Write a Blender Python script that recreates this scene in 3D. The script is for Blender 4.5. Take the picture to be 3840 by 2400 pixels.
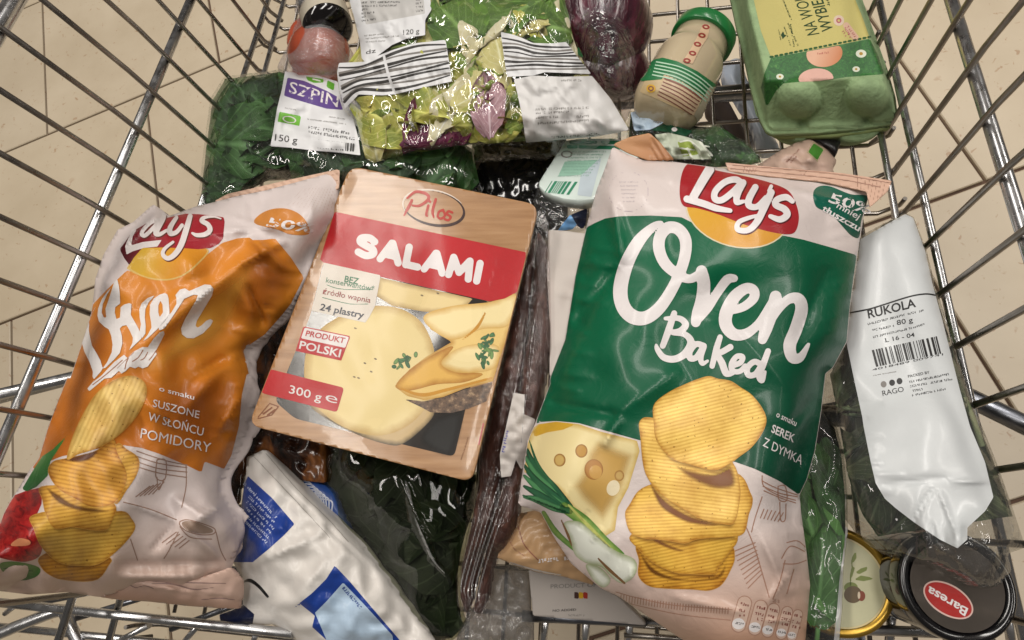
import bpy, math, random
import numpy as np
from mathutils import Matrix, Vector
random.seed(7); RNG = np.random.RandomState(11)
for o in list(bpy.data.objects): bpy.data.objects.remove(o)
S = bpy.context.scene
COL = S.collection

# ------------------------------------------------------------------ camera
# frame: 3840 x 2400 photo units; basket floor is z = 0, camera 0.46 m above it
FOC = 2300.0; CAMZ = 0.46
_a = np.array([430, -7200, 2300.]); _a /= np.linalg.norm(_a)          # cart forward in image axes
_d = np.array([470, 763., 2300]); _d -= _a*(_a@_d); _d /= np.linalg.norm(_d)   # straight down
_r = np.cross(_d, _a); _r = _r if _r[0] > 0 else -_r
cam = bpy.data.cameras.new('camera'); camo = bpy.data.objects.new('camera', cam); COL.objects.link(camo)
rows = []
for ax in (np.array([1, 0, 0.]), np.array([0, -1, 0.]), np.array([0, 0, -1.])):
    rows.append([_r@ax, _a@ax, -(_d@ax)])
M = Matrix([[rows[c][k] for c in range(3)] for k in range(3)]).to_4x4()
M.translation = (0, 0, CAMZ)
camo.matrix_world = M
cam.sensor_fit = 'HORIZONTAL'; cam.sensor_width = 36.0; cam.lens = 36.0*FOC/3840
cam.clip_start = 0.01; cam.clip_end = 50
S.camera = camo
# ------------------------------------------------------------------ world, lamps, exposure
W = bpy.data.worlds.new('World'); S.world = W; W.use_nodes = True
bg = W.node_tree.nodes['Background']; bg.inputs[0].default_value = (0.93, 0.86, 0.78, 1); bg.inputs[1].default_value = 0.10
S.view_settings.view_transform = 'Standard'; S.view_settings.look = 'None'
S.view_settings.exposure = 0.16; S.view_settings.gamma = 1.0; S.view_settings.use_curve_mapping = False
def area(name, loc, sx, sy, power, colr):
    l = bpy.data.lights.new(name, 'AREA'); l.shape = 'RECTANGLE'; l.size = sx; l.size_y = sy; l.energy = power; l.color = colr
    o = bpy.data.objects.new(name, l); COL.objects.link(o); o.location = loc
    return o
area('ceiling_lamp', (-1.35, 1.1, 2.3), 0.30, 3.6, 50, (1.0, 0.945, 0.875))
area('ceiling_lamp', (0.35, 1.4, 2.3), 0.30, 3.0, 40, (1.0, 0.955, 0.90))
area('ceiling_lamp', (1.9, 1.1, 2.3), 0.30, 3.6, 38, (1.0, 0.945, 0.875))

# ------------------------------------------------------------------ helpers: measuring
CR = {'F': (0, 0, .63), 'C1': (0, 0, 1.89), 'C2': (900, 0, 2.16), 'C3': (1600, 0, 2.16), 'C4': (2300, 0, 2.16), 'C5': (2700, 0, 1.89),
      'L1': (0, 600, 1.68), 'L2': (0, 1400, 1.512), 'L3': (900, 600, 1.26), 'L4': (800, 1600, 1.89), 'L5': (1900, 500, 1.512),
      'R1': (1800, 1400, 1.512), 'R2': (2900, 700, 1.68), 'R3': (2900, 1600, 1.89), 'R4': (1700, 700, 1.512), 'P': (0, 0, 1.0), 'Q1': (300, 1000, 3.15), 'Q2': (380, 760, 3.903)}
def c(k, *pts):
    x, y, s = CR[k]
    return [(x+p[0]/s, y+p[1]/s) for p in pts]
def rays(P):
    P = np.asarray(P, float).reshape(-1, 2)
    v = np.stack([(P[:, 0]-1920)/FOC, (P[:, 1]-1200)/FOC, np.ones(len(P))], 1)
    return np.stack([v@_r, v@_a, -(v@_d)], 1)
def U(P, z):
    k = rays(P); z = np.broadcast_to(np.asarray(z, float), (len(k),))
    return np.array([0, 0, CAMZ]) + k*((z-CAMZ)/k[:, 2])[:, None]
def u1(p, z): return Vector(U([p], z)[0])
def ux(p, x):
    k = rays([p])[0]; return Vector(np.array([0, 0, CAMZ])+k*x/k[0])
def cat(pts, closed=True, n=6):
    P = np.array(pts, float); m = len(P); out = []
    rng = range(m) if closed else range(m-1)
    for i in rng:
        if closed: p0, p1, p2, p3 = P[i-1], P[i], P[(i+1) % m], P[(i+2) % m]
        else: p0, p1, p2, p3 = P[max(i-1, 0)], P[i], P[i+1], P[min(i+2, m-1)]
        for k in range(n):
            t = k/n
            out.append(.5*((2*p1)+(-p0+p2)*t+(2*p0-5*p1+4*p2-p3)*t*t+(-p0+3*p1-3*p2+p3)*t**3))
    if not closed: out.append(P[-1])
    return np.array(out)
# ------------------------------------------------------------------ helpers: 2-D fields (negative inside)
def fpoly(pts, smooth=False):
    V = cat(pts, True, 5) if smooth else np.array(pts, float)
    A = V; B = np.roll(V, -1, 0)
    def F(P):
        res = np.full(len(P), 1e18); ins = np.zeros(len(P), bool)
        for a, b in zip(A, B):
            e = b-a; L = e@e
            if L < 1e-9: continue
            w = P-a; t = np.clip((w@e)/L, 0, 1); q = w-t[:, None]*e
            res = np.minimum(res, (q*q).sum(1))
            cond = (a[1] > P[:, 1]) != (b[1] > P[:, 1])
            if e[1] != 0: ins ^= cond & (P[:, 0] < e[0]*(P[:, 1]-a[1])/e[1]+a[0])
        return np.where(ins, -1, 1)*np.sqrt(res)
    F.box = (V[:, 0].min(), V[:, 1].min(), V[:, 0].max(), V[:, 1].max())
    return F
def fell(cx, cy, rx, ry, ang=0):
    t = np.linspace(0, 2*math.pi, 40, endpoint=False); ca, sa = math.cos(math.radians(ang)), math.sin(math.radians(ang))
    return fpoly([(cx+rx*math.cos(k)*ca-ry*math.sin(k)*sa, cy+rx*math.cos(k)*sa+ry*math.sin(k)*ca) for k in t])
def fstroke(strokes, smooth=True):
    segs = []
    for pts, w in strokes:
        P = cat(pts, False, 6) if smooth and len(pts) > 2 else np.array(pts, float)
        if isinstance(w, (int, float)): ws = np.full(len(P), w/2.)
        else: ws = np.interp(np.linspace(0, 1, len(P)), np.linspace(0, 1, len(w)), np.array(w)/2.)
        for i in range(len(P)-1): segs.append((P[i], P[i+1], ws[i], ws[i+1]))
    def F(Q):
        res = np.full(len(Q), 1e9)
        for a, b, wa, wb in segs:
            e = b-a; L = max(e@e, 1e-9)
            w = Q-a; t = np.clip((w@e)/L, 0, 1); q = w-t[:, None]*e
            res = np.minimum(res, np.sqrt((q*q).sum(1))-(wa+(wb-wa)*t))
        return res
    al = np.array([s[0] for s in segs]+[s[1] for s in segs]); m = max(max(s[2], s[3]) for s in segs)+4
    F.box = (al[:, 0].min()-m, al[:, 1].min()-m, al[:, 0].max()+m, al[:, 1].max()+m)
    return F
def fand(*fs):
    def F(P):
        r = fs[0](P)
        for f in fs[1:]: r = np.maximum(r, f(P))
        return r
    F.box = fs[0].box
    return F
def fnot(a, b):
    def F(P): return np.maximum(a(P), -b(P))
    F.box = a.box; return F
def for_(*fs):
    def F(P):
        r = fs[0](P)
        for f in fs[1:]: r = np.minimum(r, f(P))
        return r
    F.box = (min(f.box[0] for f in fs), min(f.box[1] for f in fs), max(f.box[2] for f in fs), max(f.box[3] for f in fs))
    return F
def march(F, s):
    """triangles of the region F<0 on the global grid of spacing s -> (verts2d, tris)"""
    i0, j0, i1, j1 = math.floor(F.box[0]/s)-1, math.floor(F.box[1]/s)-1, math.ceil(F.box[2]/s)+1, math.ceil(F.box[3]/s)+1
    nx, ny = i1-i0+1, j1-j0+1
    gx, gy = np.meshgrid(np.arange(i0, i1+1)*s, np.arange(j0, j1+1)*s, indexing='ij')
    G = np.stack([gx.ravel(), gy.ravel()], 1)
    val = np.concatenate([F(G[k:k+40000]) for k in range(0, len(G), 40000)]).reshape(nx, ny)
    V = []; idx = {}; T = []
    def gv(i, j):
        k = (i, j)
        if k not in idx: idx[k] = len(V); V.append((float(gx[i, j]), float(gy[i, j])))
        return idx[k]
    def ev(a, b):
        k = (a, b) if a < b else (b, a)
        if k not in idx:
            a, b = k; va, vb = val[a], val[b]; t = va/(va-vb)
            t = min(max(t, .02), .98)
            idx[k] = len(V); V.append((float(gx[a]+(gx[b]-gx[a])*t), float(gy[a]+(gy[b]-gy[a])*t)))
        return idx[k]
    ins = val < 0
    anyc = ins[:-1, :-1] | ins[1:, :-1] | ins[:-1, 1:] | ins[1:, 1:]
    for i, j in zip(*np.nonzero(anyc)):
        i = int(i); j = int(j)
        for tri in (((i, j), (i+1, j), (i+1, j+1)), ((i, j), (i+1, j+1), (i, j+1))):
            inn = [bool(ins[q]) for q in tri]
            n = sum(inn)
            if n == 0: continue
            if n == 3: T.append(tuple(gv(*q) for q in tri)); continue
            if n == 1:
                k = inn.index(True); a, b, d = tri[k], tri[(k+1) % 3], tri[(k+2) % 3]
                T.append((gv(*a), ev(a, b), ev(a, d)))
            else:
                k = inn.index(False); a, b, d = tri[k], tri[(k+1) % 3], tri[(k+2) % 3]
                e1, e2 = ev(a, b), ev(a, d)
                T.append((e1, gv(*b), gv(*d))); T.append((e1, gv(*d), e2))
    return np.array(V).reshape(-1, 2), T
# ------------------------------------------------------------------ helpers: objects
def mk(name, verts, faces, mat=None, parent=None, uv=None, smooth=True, normals=None):
    me = bpy.data.meshes.new(name); me.from_pydata([tuple(map(float, v)) for v in verts], [], [tuple(map(int, f)) for f in faces]); me.update()
    if smooth and len(me.polygons): me.polygons.foreach_set('use_smooth', [True]*len(me.polygons))
    if uv is not None:
        lay = me.uv_layers.new(name='UVMap'); li = np.zeros(len(me.loops), np.int32); me.loops.foreach_get('vertex_index', li)
        lay.data.foreach_set('uv', (np.asarray(uv)[li]).astype(np.float32).ravel())
    if normals is not None and len(me.polygons):
        me.normals_split_custom_set_from_vertices([tuple(map(float, n)) for n in normals])
    o = bpy.data.objects.new(name, me); COL.objects.link(o)
    if mat: me.materials.append(mat)
    if parent:
        o.parent = parent
        o.matrix_parent_inverse = Matrix.Translation(-parent.location)
    return o
def thing(name, label, cat_, loc, group=None):
    o = bpy.data.objects.new(name, None); COL.objects.link(o); o.empty_display_size = .02
    o.location = loc; o['label'] = label; o['category'] = cat_
    if group: o['group'] = group
    return o
def tube(name, pts, r, mat, parent, n=8, smooth_path=False):
    P = [Vector(p) for p in (cat(pts, False, 5) if smooth_path else pts)]
    vs, fs = [], []
    up = Vector((0.13, 0.31, 0.94))
    for i, p in enumerate(P):
        t = (P[min(i+1, len(P)-1)]-P[max(i-1, 0)]).normalized()
        a = t.cross(up); a = a.normalized() if a.length > 1e-4 else t.orthogonal().normalized()
        b = t.cross(a)
        k = 1.0
        if 0 < i < len(P)-1:
            ca = (P[i]-P[i-1]).normalized().dot((P[i+1]-P[i]).normalized()); k = 1/max(.6, math.sqrt((1+ca)/2))
        for j in range(n):
            th = 2*math.pi*j/n; vs.append(p+(a*math.cos(th)+b*math.sin(th))*r*k)
    for i in range(len(P)-1):
        for j in range(n):
            fs.append((i*n+j, i*n+(j+1) % n, (i+1)*n+(j+1) % n, (i+1)*n+j))
    fs.append(tuple(range(n-1, -1, -1))); fs.append(tuple((len(P)-1)*n+j for j in range(n)))
    o = mk(name, vs, fs, mat, parent)
    for p in list(o.data.polygons)[-2:]: p.use_smooth = False
    return o
def lathe(name, prof, base, axis, mat, parent, n=48, cap=True):
    """prof: list of (radius, height along axis)"""
    az = Vector(axis).normalized(); ax = az.orthogonal().normalized(); ay = az.cross(ax)
    vs, fs = [], []
    for r_, h in prof:
        for j in range(n):
            t = 2*math.pi*j/n; vs.append(Vector(base)+az*h+(ax*math.cos(t)+ay*math.sin(t))*r_)
    for i in range(len(prof)-1):
        for j in range(n): fs.append((i*n+j, i*n+(j+1) % n, (i+1)*n+(j+1) % n, (i+1)*n+j))
    if cap:
        fs.append(tuple(range(n-1, -1, -1))); fs.append(tuple((len(prof)-1)*n+j for j in range(n)))
    o = mk(name, vs, fs, mat, parent)
    return o
# ------------------------------------------------------------------ helpers: materials
def lin(h):
    h = h.lstrip('#'); v = [int(h[i:i+2], 16)/255 for i in (0, 2, 4)]
    return tuple(((x/12.92) if x <= .04045 else ((x+.055)/1.055)**2.4) for x in v)
MATS = {}
class N:
    """tiny node-building helper"""
    def __init__(s, name):
        s.m = bpy.data.materials.new(name); s.m.use_nodes = True; s.t = s.m.node_tree; s.b = s.t.nodes['Principled BSDF']; s.out = s.t.nodes['Material Output']
    def n(s, typ, **kw):
        x = s.t.nodes.new(typ)
        for k, v in kw.items():
            if k.startswith('i_'):
                key = k[2:]; x.inputs[int(key) if key.isdigit() else key.replace('_', ' ')].default_value = v
            else: setattr(x, k, v)
        return x
    def l(s, a, b): s.t.links.new(a, b)
    def pos(s, scale=(1, 1, 1), rot=(0, 0, 0)):
        g = s.n('ShaderNodeNewGeometry'); mp = s.n('ShaderNodeMapping'); mp.inputs['Scale'].default_value = scale; mp.inputs['Rotation'].default_value = rot
        s.l(g.outputs['Position'], mp.inputs['Vector']); return mp.outputs['Vector']
    def uv(s, scale=(1, 1, 1), rot=0):
        g = s.n('ShaderNodeUVMap'); mp = s.n('ShaderNodeMapping'); mp.inputs['Scale'].default_value = scale; mp.inputs['Rotation'].default_value = (0, 0, rot)
        s.l(g.outputs['UV'], mp.inputs['Vector']); return mp.outputs['Vector']
    def noise(s, vec, scale, detail=3, rough=.5, dist=0):
        x = s.n('ShaderNodeTexNoise'); x.inputs['Scale'].default_value = scale; x.inputs['Detail'].default_value = detail; x.inputs['Roughness'].default_value = rough; x.inputs['Distortion'].default_value = dist
        s.l(vec, x.inputs['Vector']); return x.outputs['Fac']
    def ramp(s, fac, stops):
        x = s.n('ShaderNodeValToRGB'); cr = x.color_ramp
        while len(cr.elements) < len(stops): cr.elements.new(.5)
        for e, (p, col) in zip(cr.elements, stops): e.position = p; e.color = (*col, 1) if len(col) == 3 else col
        s.l(fac, x.inputs['Fac']); return x.outputs['Color']
    def bump(s, h, strength, dist=.001, prev=None):
        x = s.n('ShaderNodeBump'); x.inputs['Strength'].default_value = strength; x.inputs['Distance'].default_value = dist
        s.l(h, x.inputs['Height'])
        if prev: s.l(prev, x.inputs['Normal'])
        return x.outputs['Normal']
def mul(cl, k): return tuple(min(1, v*k) for v in cl)
def pm(hexc, rough=.35, metal=0, var=.08, bump=.0, bscale=120, spec=.5, coat=0, name=None, nscale=35, sub=0):
    key = (hexc, rough, metal, var, bump, bscale, spec, coat, name, nscale, sub)
    if key in MATS: return MATS[key]
    k = N(name or 'surface '+hexc); col = lin(hexc)
    f = k.noise(k.pos(), nscale, 4)
    k.l(k.ramp(f, [(.3, mul(col, 1-var)), (.7, mul(col, 1+var))]), k.b.inputs['Base Color'])
    k.b.inputs['Roughness'].default_value = rough; k.b.inputs['Metallic'].default_value = metal
    k.b.inputs['Specular IOR Level'].default_value = spec; k.b.inputs['Coat Weight'].default_value = coat
    if coat: k.b.inputs['Coat Roughness'].default_value = .12
    if sub: k.b.inputs['Subsurface Weight'].default_value = sub; k.b.inputs['Subsurface Radius'].default_value = (.01, .006, .004); k.b.inputs['Subsurface Scale'].default_value = .3
    if bump: k.l(k.bump(k.noise(k.pos(), bscale, 4, .55), bump, .002), k.b.inputs['Normal'])
    MATS[key] = k.m; return k.m
def foil(hexc, rough=.3, hex2=None, lo=(0, 0), hi=(1, 0)):
    """printed bag film: base print colour (optionally a gradient between two print points), glossy, finely crinkled"""
    key = ('foil', hexc, rough, hex2, lo, hi)
    if key in MATS: return MATS[key]
    k = N('printed film '+hexc); col = lin(hexc)
    if hex2:
        u = k.n('ShaderNodeUVMap'); sp = k.n('ShaderNodeVectorMath', operation='DOT_PRODUCT'); sb = k.n('ShaderNodeVectorMath', operation='SUBTRACT')
        d = np.array(hi)-np.array(lo); d = d/(d@d)*1000.
        sb.inputs[1].default_value = (lo[0]/1000., lo[1]/1000., 0); sp.inputs[1].default_value = (d[0], d[1], 0)
        k.l(u.outputs['UV'], sb.inputs[0]); k.l(sb.outputs[0], sp.inputs[0])
        k.l(k.ramp(sp.outputs['Value'], [(0, col), (1, lin(hex2))]), k.b.inputs['Base Color'])
    else:
        k.l(k.ramp(k.noise(k.uv(), 7, 4, .6), [(.3, mul(col, .93)), (.7, mul(col, 1.05))]), k.b.inputs['Base Color'])
    k.b.inputs['Roughness'].default_value = rough+.12; k.b.inputs['Specular IOR Level'].default_value = .28
    k.b.inputs['Coat Weight'].default_value = .16; k.b.inputs['Coat Roughness'].default_value = .13
    v = k.pos(); n1 = k.bump(k.noise(v, 20, 3, .5, .8), .09, .006); n2 = k.bump(k.noise(v, 75, 4, .6, 1.6), .22, .002, n1)
    k.l(n2, k.b.inputs['Normal']); MATS[key] = k.m; return k.m
def softprint(hexc, amount=.8, rough=.42, lo=0., hi=1.):
    """print tone or painted shade, fading out towards the outline of its own patch"""
    key = ('soft', hexc, amount, lo, hi)
    if key in MATS: return MATS[key]
    k = N('soft tone '+hexc); k.b.inputs['Base Color'].default_value = (*lin(hexc), 1); k.b.inputs['Roughness'].default_value = rough; k.b.inputs['Specular IOR Level'].default_value = .4
    a = k.n('ShaderNodeAttribute', attribute_name='print_edge'); mr = k.n('ShaderNodeMapRange', interpolation_type='SMOOTHSTEP'); mr.inputs['From Min'].default_value = lo; mr.inputs['From Max'].default_value = hi; mr.inputs['To Max'].default_value = amount
    k.l(a.outputs['Fac'], mr.inputs['Value']); k.l(mr.outputs[0], k.b.inputs['Alpha']); MATS[key] = k.m; return k.m
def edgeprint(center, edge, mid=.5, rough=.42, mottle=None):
    """shaded tone put into the colour: one colour at the outline, another inside"""
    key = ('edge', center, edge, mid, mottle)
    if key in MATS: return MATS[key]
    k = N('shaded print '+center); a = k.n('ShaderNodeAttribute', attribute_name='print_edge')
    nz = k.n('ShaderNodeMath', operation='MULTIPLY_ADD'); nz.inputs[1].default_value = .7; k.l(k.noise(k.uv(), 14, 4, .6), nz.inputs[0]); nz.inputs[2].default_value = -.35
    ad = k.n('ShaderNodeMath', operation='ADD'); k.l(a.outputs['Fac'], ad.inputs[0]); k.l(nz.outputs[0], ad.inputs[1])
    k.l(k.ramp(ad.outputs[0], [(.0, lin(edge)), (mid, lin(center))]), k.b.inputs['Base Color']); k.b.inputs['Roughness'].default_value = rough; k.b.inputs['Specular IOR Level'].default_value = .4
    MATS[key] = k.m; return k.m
def film(name='clear film', tint=(.97, .97, .97), strength=.55, scale=38, rough=.07, streak=None, haze=.0, base=.05, top=.6, gcol=(1, 1, 1), crinkle=0):
    key = ('film', name)
    if key in MATS: return MATS[key]
    k = N(name); k.t.nodes.remove(k.b)
    tr = k.n('ShaderNodeBsdfTransparent'); tr.inputs[0].default_value = (*tint, 1)
    gl = k.n('ShaderNodeBsdfGlossy'); gl.inputs['Color'].default_value = (*gcol, 1); gl.inputs['Roughness'].default_value = rough
    v = k.pos(streak or (1, 1, 1))
    n1 = k.bump(k.noise(v, scale, 2, .5, 1.5), strength, .01); n2 = k.bump(k.noise(v, scale*3.3, 2, .5, 1.0), strength*.55, .004, n1)
    if crinkle:
        vo = k.n('ShaderNodeTexVoronoi', feature='DISTANCE_TO_EDGE'); vo.inputs['Scale'].default_value = crinkle; vo.inputs['Randomness'].default_value = 1
        wv = k.n('ShaderNodeVectorMath', operation='MULTIPLY_ADD'); nz = k.n('ShaderNodeTexNoise'); nz.inputs['Scale'].default_value = crinkle*.6
        k.l(v, nz.inputs['Vector']); k.l(nz.outputs['Color'], wv.inputs[0]); wv.inputs[1].default_value = (.02, .02, .02); k.l(v, wv.inputs[2]); k.l(wv.outputs[0], vo.inputs['Vector'])
        mn = k.n('ShaderNodeMath', operation='MINIMUM'); mn.inputs[1].default_value = .16; k.l(vo.outputs['Distance'], mn.inputs[0])
        n2 = k.bump(mn.outputs[0], .30, .02, n2)
    k.l(n2, gl.inputs['Normal'])
    lw = k.n('ShaderNodeLayerWeight'); lw.inputs['Blend'].default_value = .35; k.l(n1, lw.inputs['Normal'])
    mr = k.n('ShaderNodeMapRange'); mr.inputs['To Min'].default_value = base*.45; mr.inputs['To Max'].default_value = top*.5
    k.l(lw.outputs['Facing'], mr.inputs['Value'])
    mx = k.n('ShaderNodeMixShader'); k.l(mr.outputs[0], mx.inputs[0]); k.l(tr.outputs[0], mx.inputs[1]); k.l(gl.outputs[0], mx.inputs[2])
    last = mx.outputs[0]
    if haze:
        df = k.n('ShaderNodeBsdfDiffuse'); df.inputs[0].default_value = (.8, .8, .8, 1)
        m2 = k.n('ShaderNodeMixShader'); m2.inputs[0].default_value = haze; k.l(last, m2.inputs[1]); k.l(df.outputs[0], m2.inputs[2]); last = m2.outputs[0]
    k.l(last, k.out.inputs['Surface']); MATS[key] = k.m; return k.m
def chipmat(h1='#d9b252', h2='#c08e35', rot=0.3, scale=60, spots=True):
    key = ('chip', h1, h2, rot, scale)
    if key in MATS: return MATS[key]
    k = N('printed crisp'); v = k.uv((1, 1, 1), rot)
    w = k.n('ShaderNodeTexWave'); w.inputs['Scale'].default_value = scale*.52/6.28; w.inputs['Distortion'].default_value = .6; w.inputs['Detail'].default_value = 1; w.bands_direction = 'Y'
    k.l(v, w.inputs['Vector'])
    c1 = k.ramp(w.outputs['Fac'], [(.0, tuple(.55*a_+.45*b_ for a_, b_ in zip(lin(h2), lin(h1)))), (.8, lin(h1))])
    big = k.ramp(k.noise(k.uv(), 9, 4, .6), [(.3, (.80, .68, .52)), (.6, (1.1, 1.08, 1.0))])
    mx = k.n('ShaderNodeMix', data_type='RGBA', blend_type='MULTIPLY'); mx.inputs[0].default_value = 1; k.l(c1, mx.inputs[6]); k.l(big, mx.inputs[7])
    ea = k.n('ShaderNodeAttribute', attribute_name='print_edge'); en = k.n('ShaderNodeMath', operation='MULTIPLY_ADD'); en.inputs[1].default_value = .6; k.l(k.noise(k.uv(), 18, 4, .6), en.inputs[0]); k.l(ea.outputs['Fac'], en.inputs[2])
    er = k.ramp(en.outputs[0], [(.22, (.62, .44, .22)), (.5, (.92, .86, .72)), (.8, (1.06, 1.05, 1.0))])
    me_ = k.n('ShaderNodeMix', data_type='RGBA', blend_type='MULTIPLY'); me_.inputs[0].default_value = 1; k.l(mx.outputs[2], me_.inputs[6]); k.l(er, me_.inputs[7]); mx = me_
    dots = k.ramp(k.noise(k.uv(), 75, 1, .4), [(.25, (.35, .25, .12)), (.30, (1, 1, 1))])
    m2 = k.n('ShaderNodeMix', data_type='RGBA', blend_type='MULTIPLY'); m2.inputs[0].default_value = .8; k.l(mx.outputs[2], m2.inputs[6]); k.l(dots, m2.inputs[7])
    k.l(m2.outputs[2], k.b.inputs['Base Color']); k.b.inputs['Roughness'].default_value = .45; k.b.inputs['Specular IOR Level'].default_value = .4
    v2 = k.pos(); k.l(k.bump(k.noise(v2, 20, 3, .5, .8), .09, .006), k.b.inputs['Normal'])
    MATS[key] = k.m; return k.m
def leafmat(h1, h2, vein=None, scale=60, rough=.5, trans=.15):
    key = ('leaf', h1, h2, scale)
    if key in MATS: return MATS[key]
    k = N('leaf '+h1); f = k.noise(k.pos(), scale, 4, .6, .5)
    u = k.n('ShaderNodeUVMap'); sx = k.n('ShaderNodeSeparateXYZ'); k.l(u.outputs['UV'], sx.inputs[0])
    ab = k.n('ShaderNodeMath', operation='ABSOLUTE'); k.l(sx.outputs[0], ab.inputs[0])
    rib = k.n('ShaderNodeMapRange'); rib.inputs['From Min'].default_value = .02; rib.inputs['From Max'].default_value = .11; rib.inputs['To Min'].default_value = .75; rib.inputs['To Max'].default_value = 0; k.l(ab.outputs[0], rib.inputs['Value'])
    sv = k.n('ShaderNodeMath', operation='MULTIPLY_ADD'); sv.inputs[1].default_value = -.45; k.l(ab.outputs[0], sv.inputs[0]); k.l(sx.outputs[1], sv.inputs[2])
    s2 = k.n('ShaderNodeMath', operation='MULTIPLY'); s2.inputs[1].default_value = 44; k.l(sv.outputs[0], s2.inputs[0])
    s3 = k.n('ShaderNodeMath', operation='SINE'); k.l(s2.outputs[0], s3.inputs[0])
    s4 = k.n('ShaderNodeMapRange'); s4.inputs['From Min'].default_value = .86; s4.inputs['From Max'].default_value = 1; s4.inputs['To Max'].default_value = .38; k.l(s3.outputs[0], s4.inputs['Value'])
    mxx = k.n('ShaderNodeMath', operation='MAXIMUM'); k.l(rib.outputs[0], mxx.inputs[0]); k.l(s4.outputs[0], mxx.inputs[1])
    base = k.ramp(f, [(.32, lin(h1)), (.68, lin(h2))])
    l2_ = lin(h2); ribc = tuple(min(.75, v*1.7+.05) for v in l2_)
    mv = k.n('ShaderNodeMix', data_type='RGBA'); k.l(mxx.outputs[0], mv.inputs[0]); k.l(base, mv.inputs[6]); mv.inputs[7].default_value = (*ribc, 1)
    k.l(mv.outputs[2], k.b.inputs['Base Color'])
    k.b.inputs['Roughness'].default_value = rough; k.b.inputs['Transmission Weight'].default_value = 0
    k.b.inputs['Specular IOR Level'].default_value = .3
    k.l(k.bump(k.noise(k.pos(), 150, 3, .6, 1), .22, .002), k.b.inputs['Normal'])
    MATS[key] = k.m; return k.m
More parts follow.
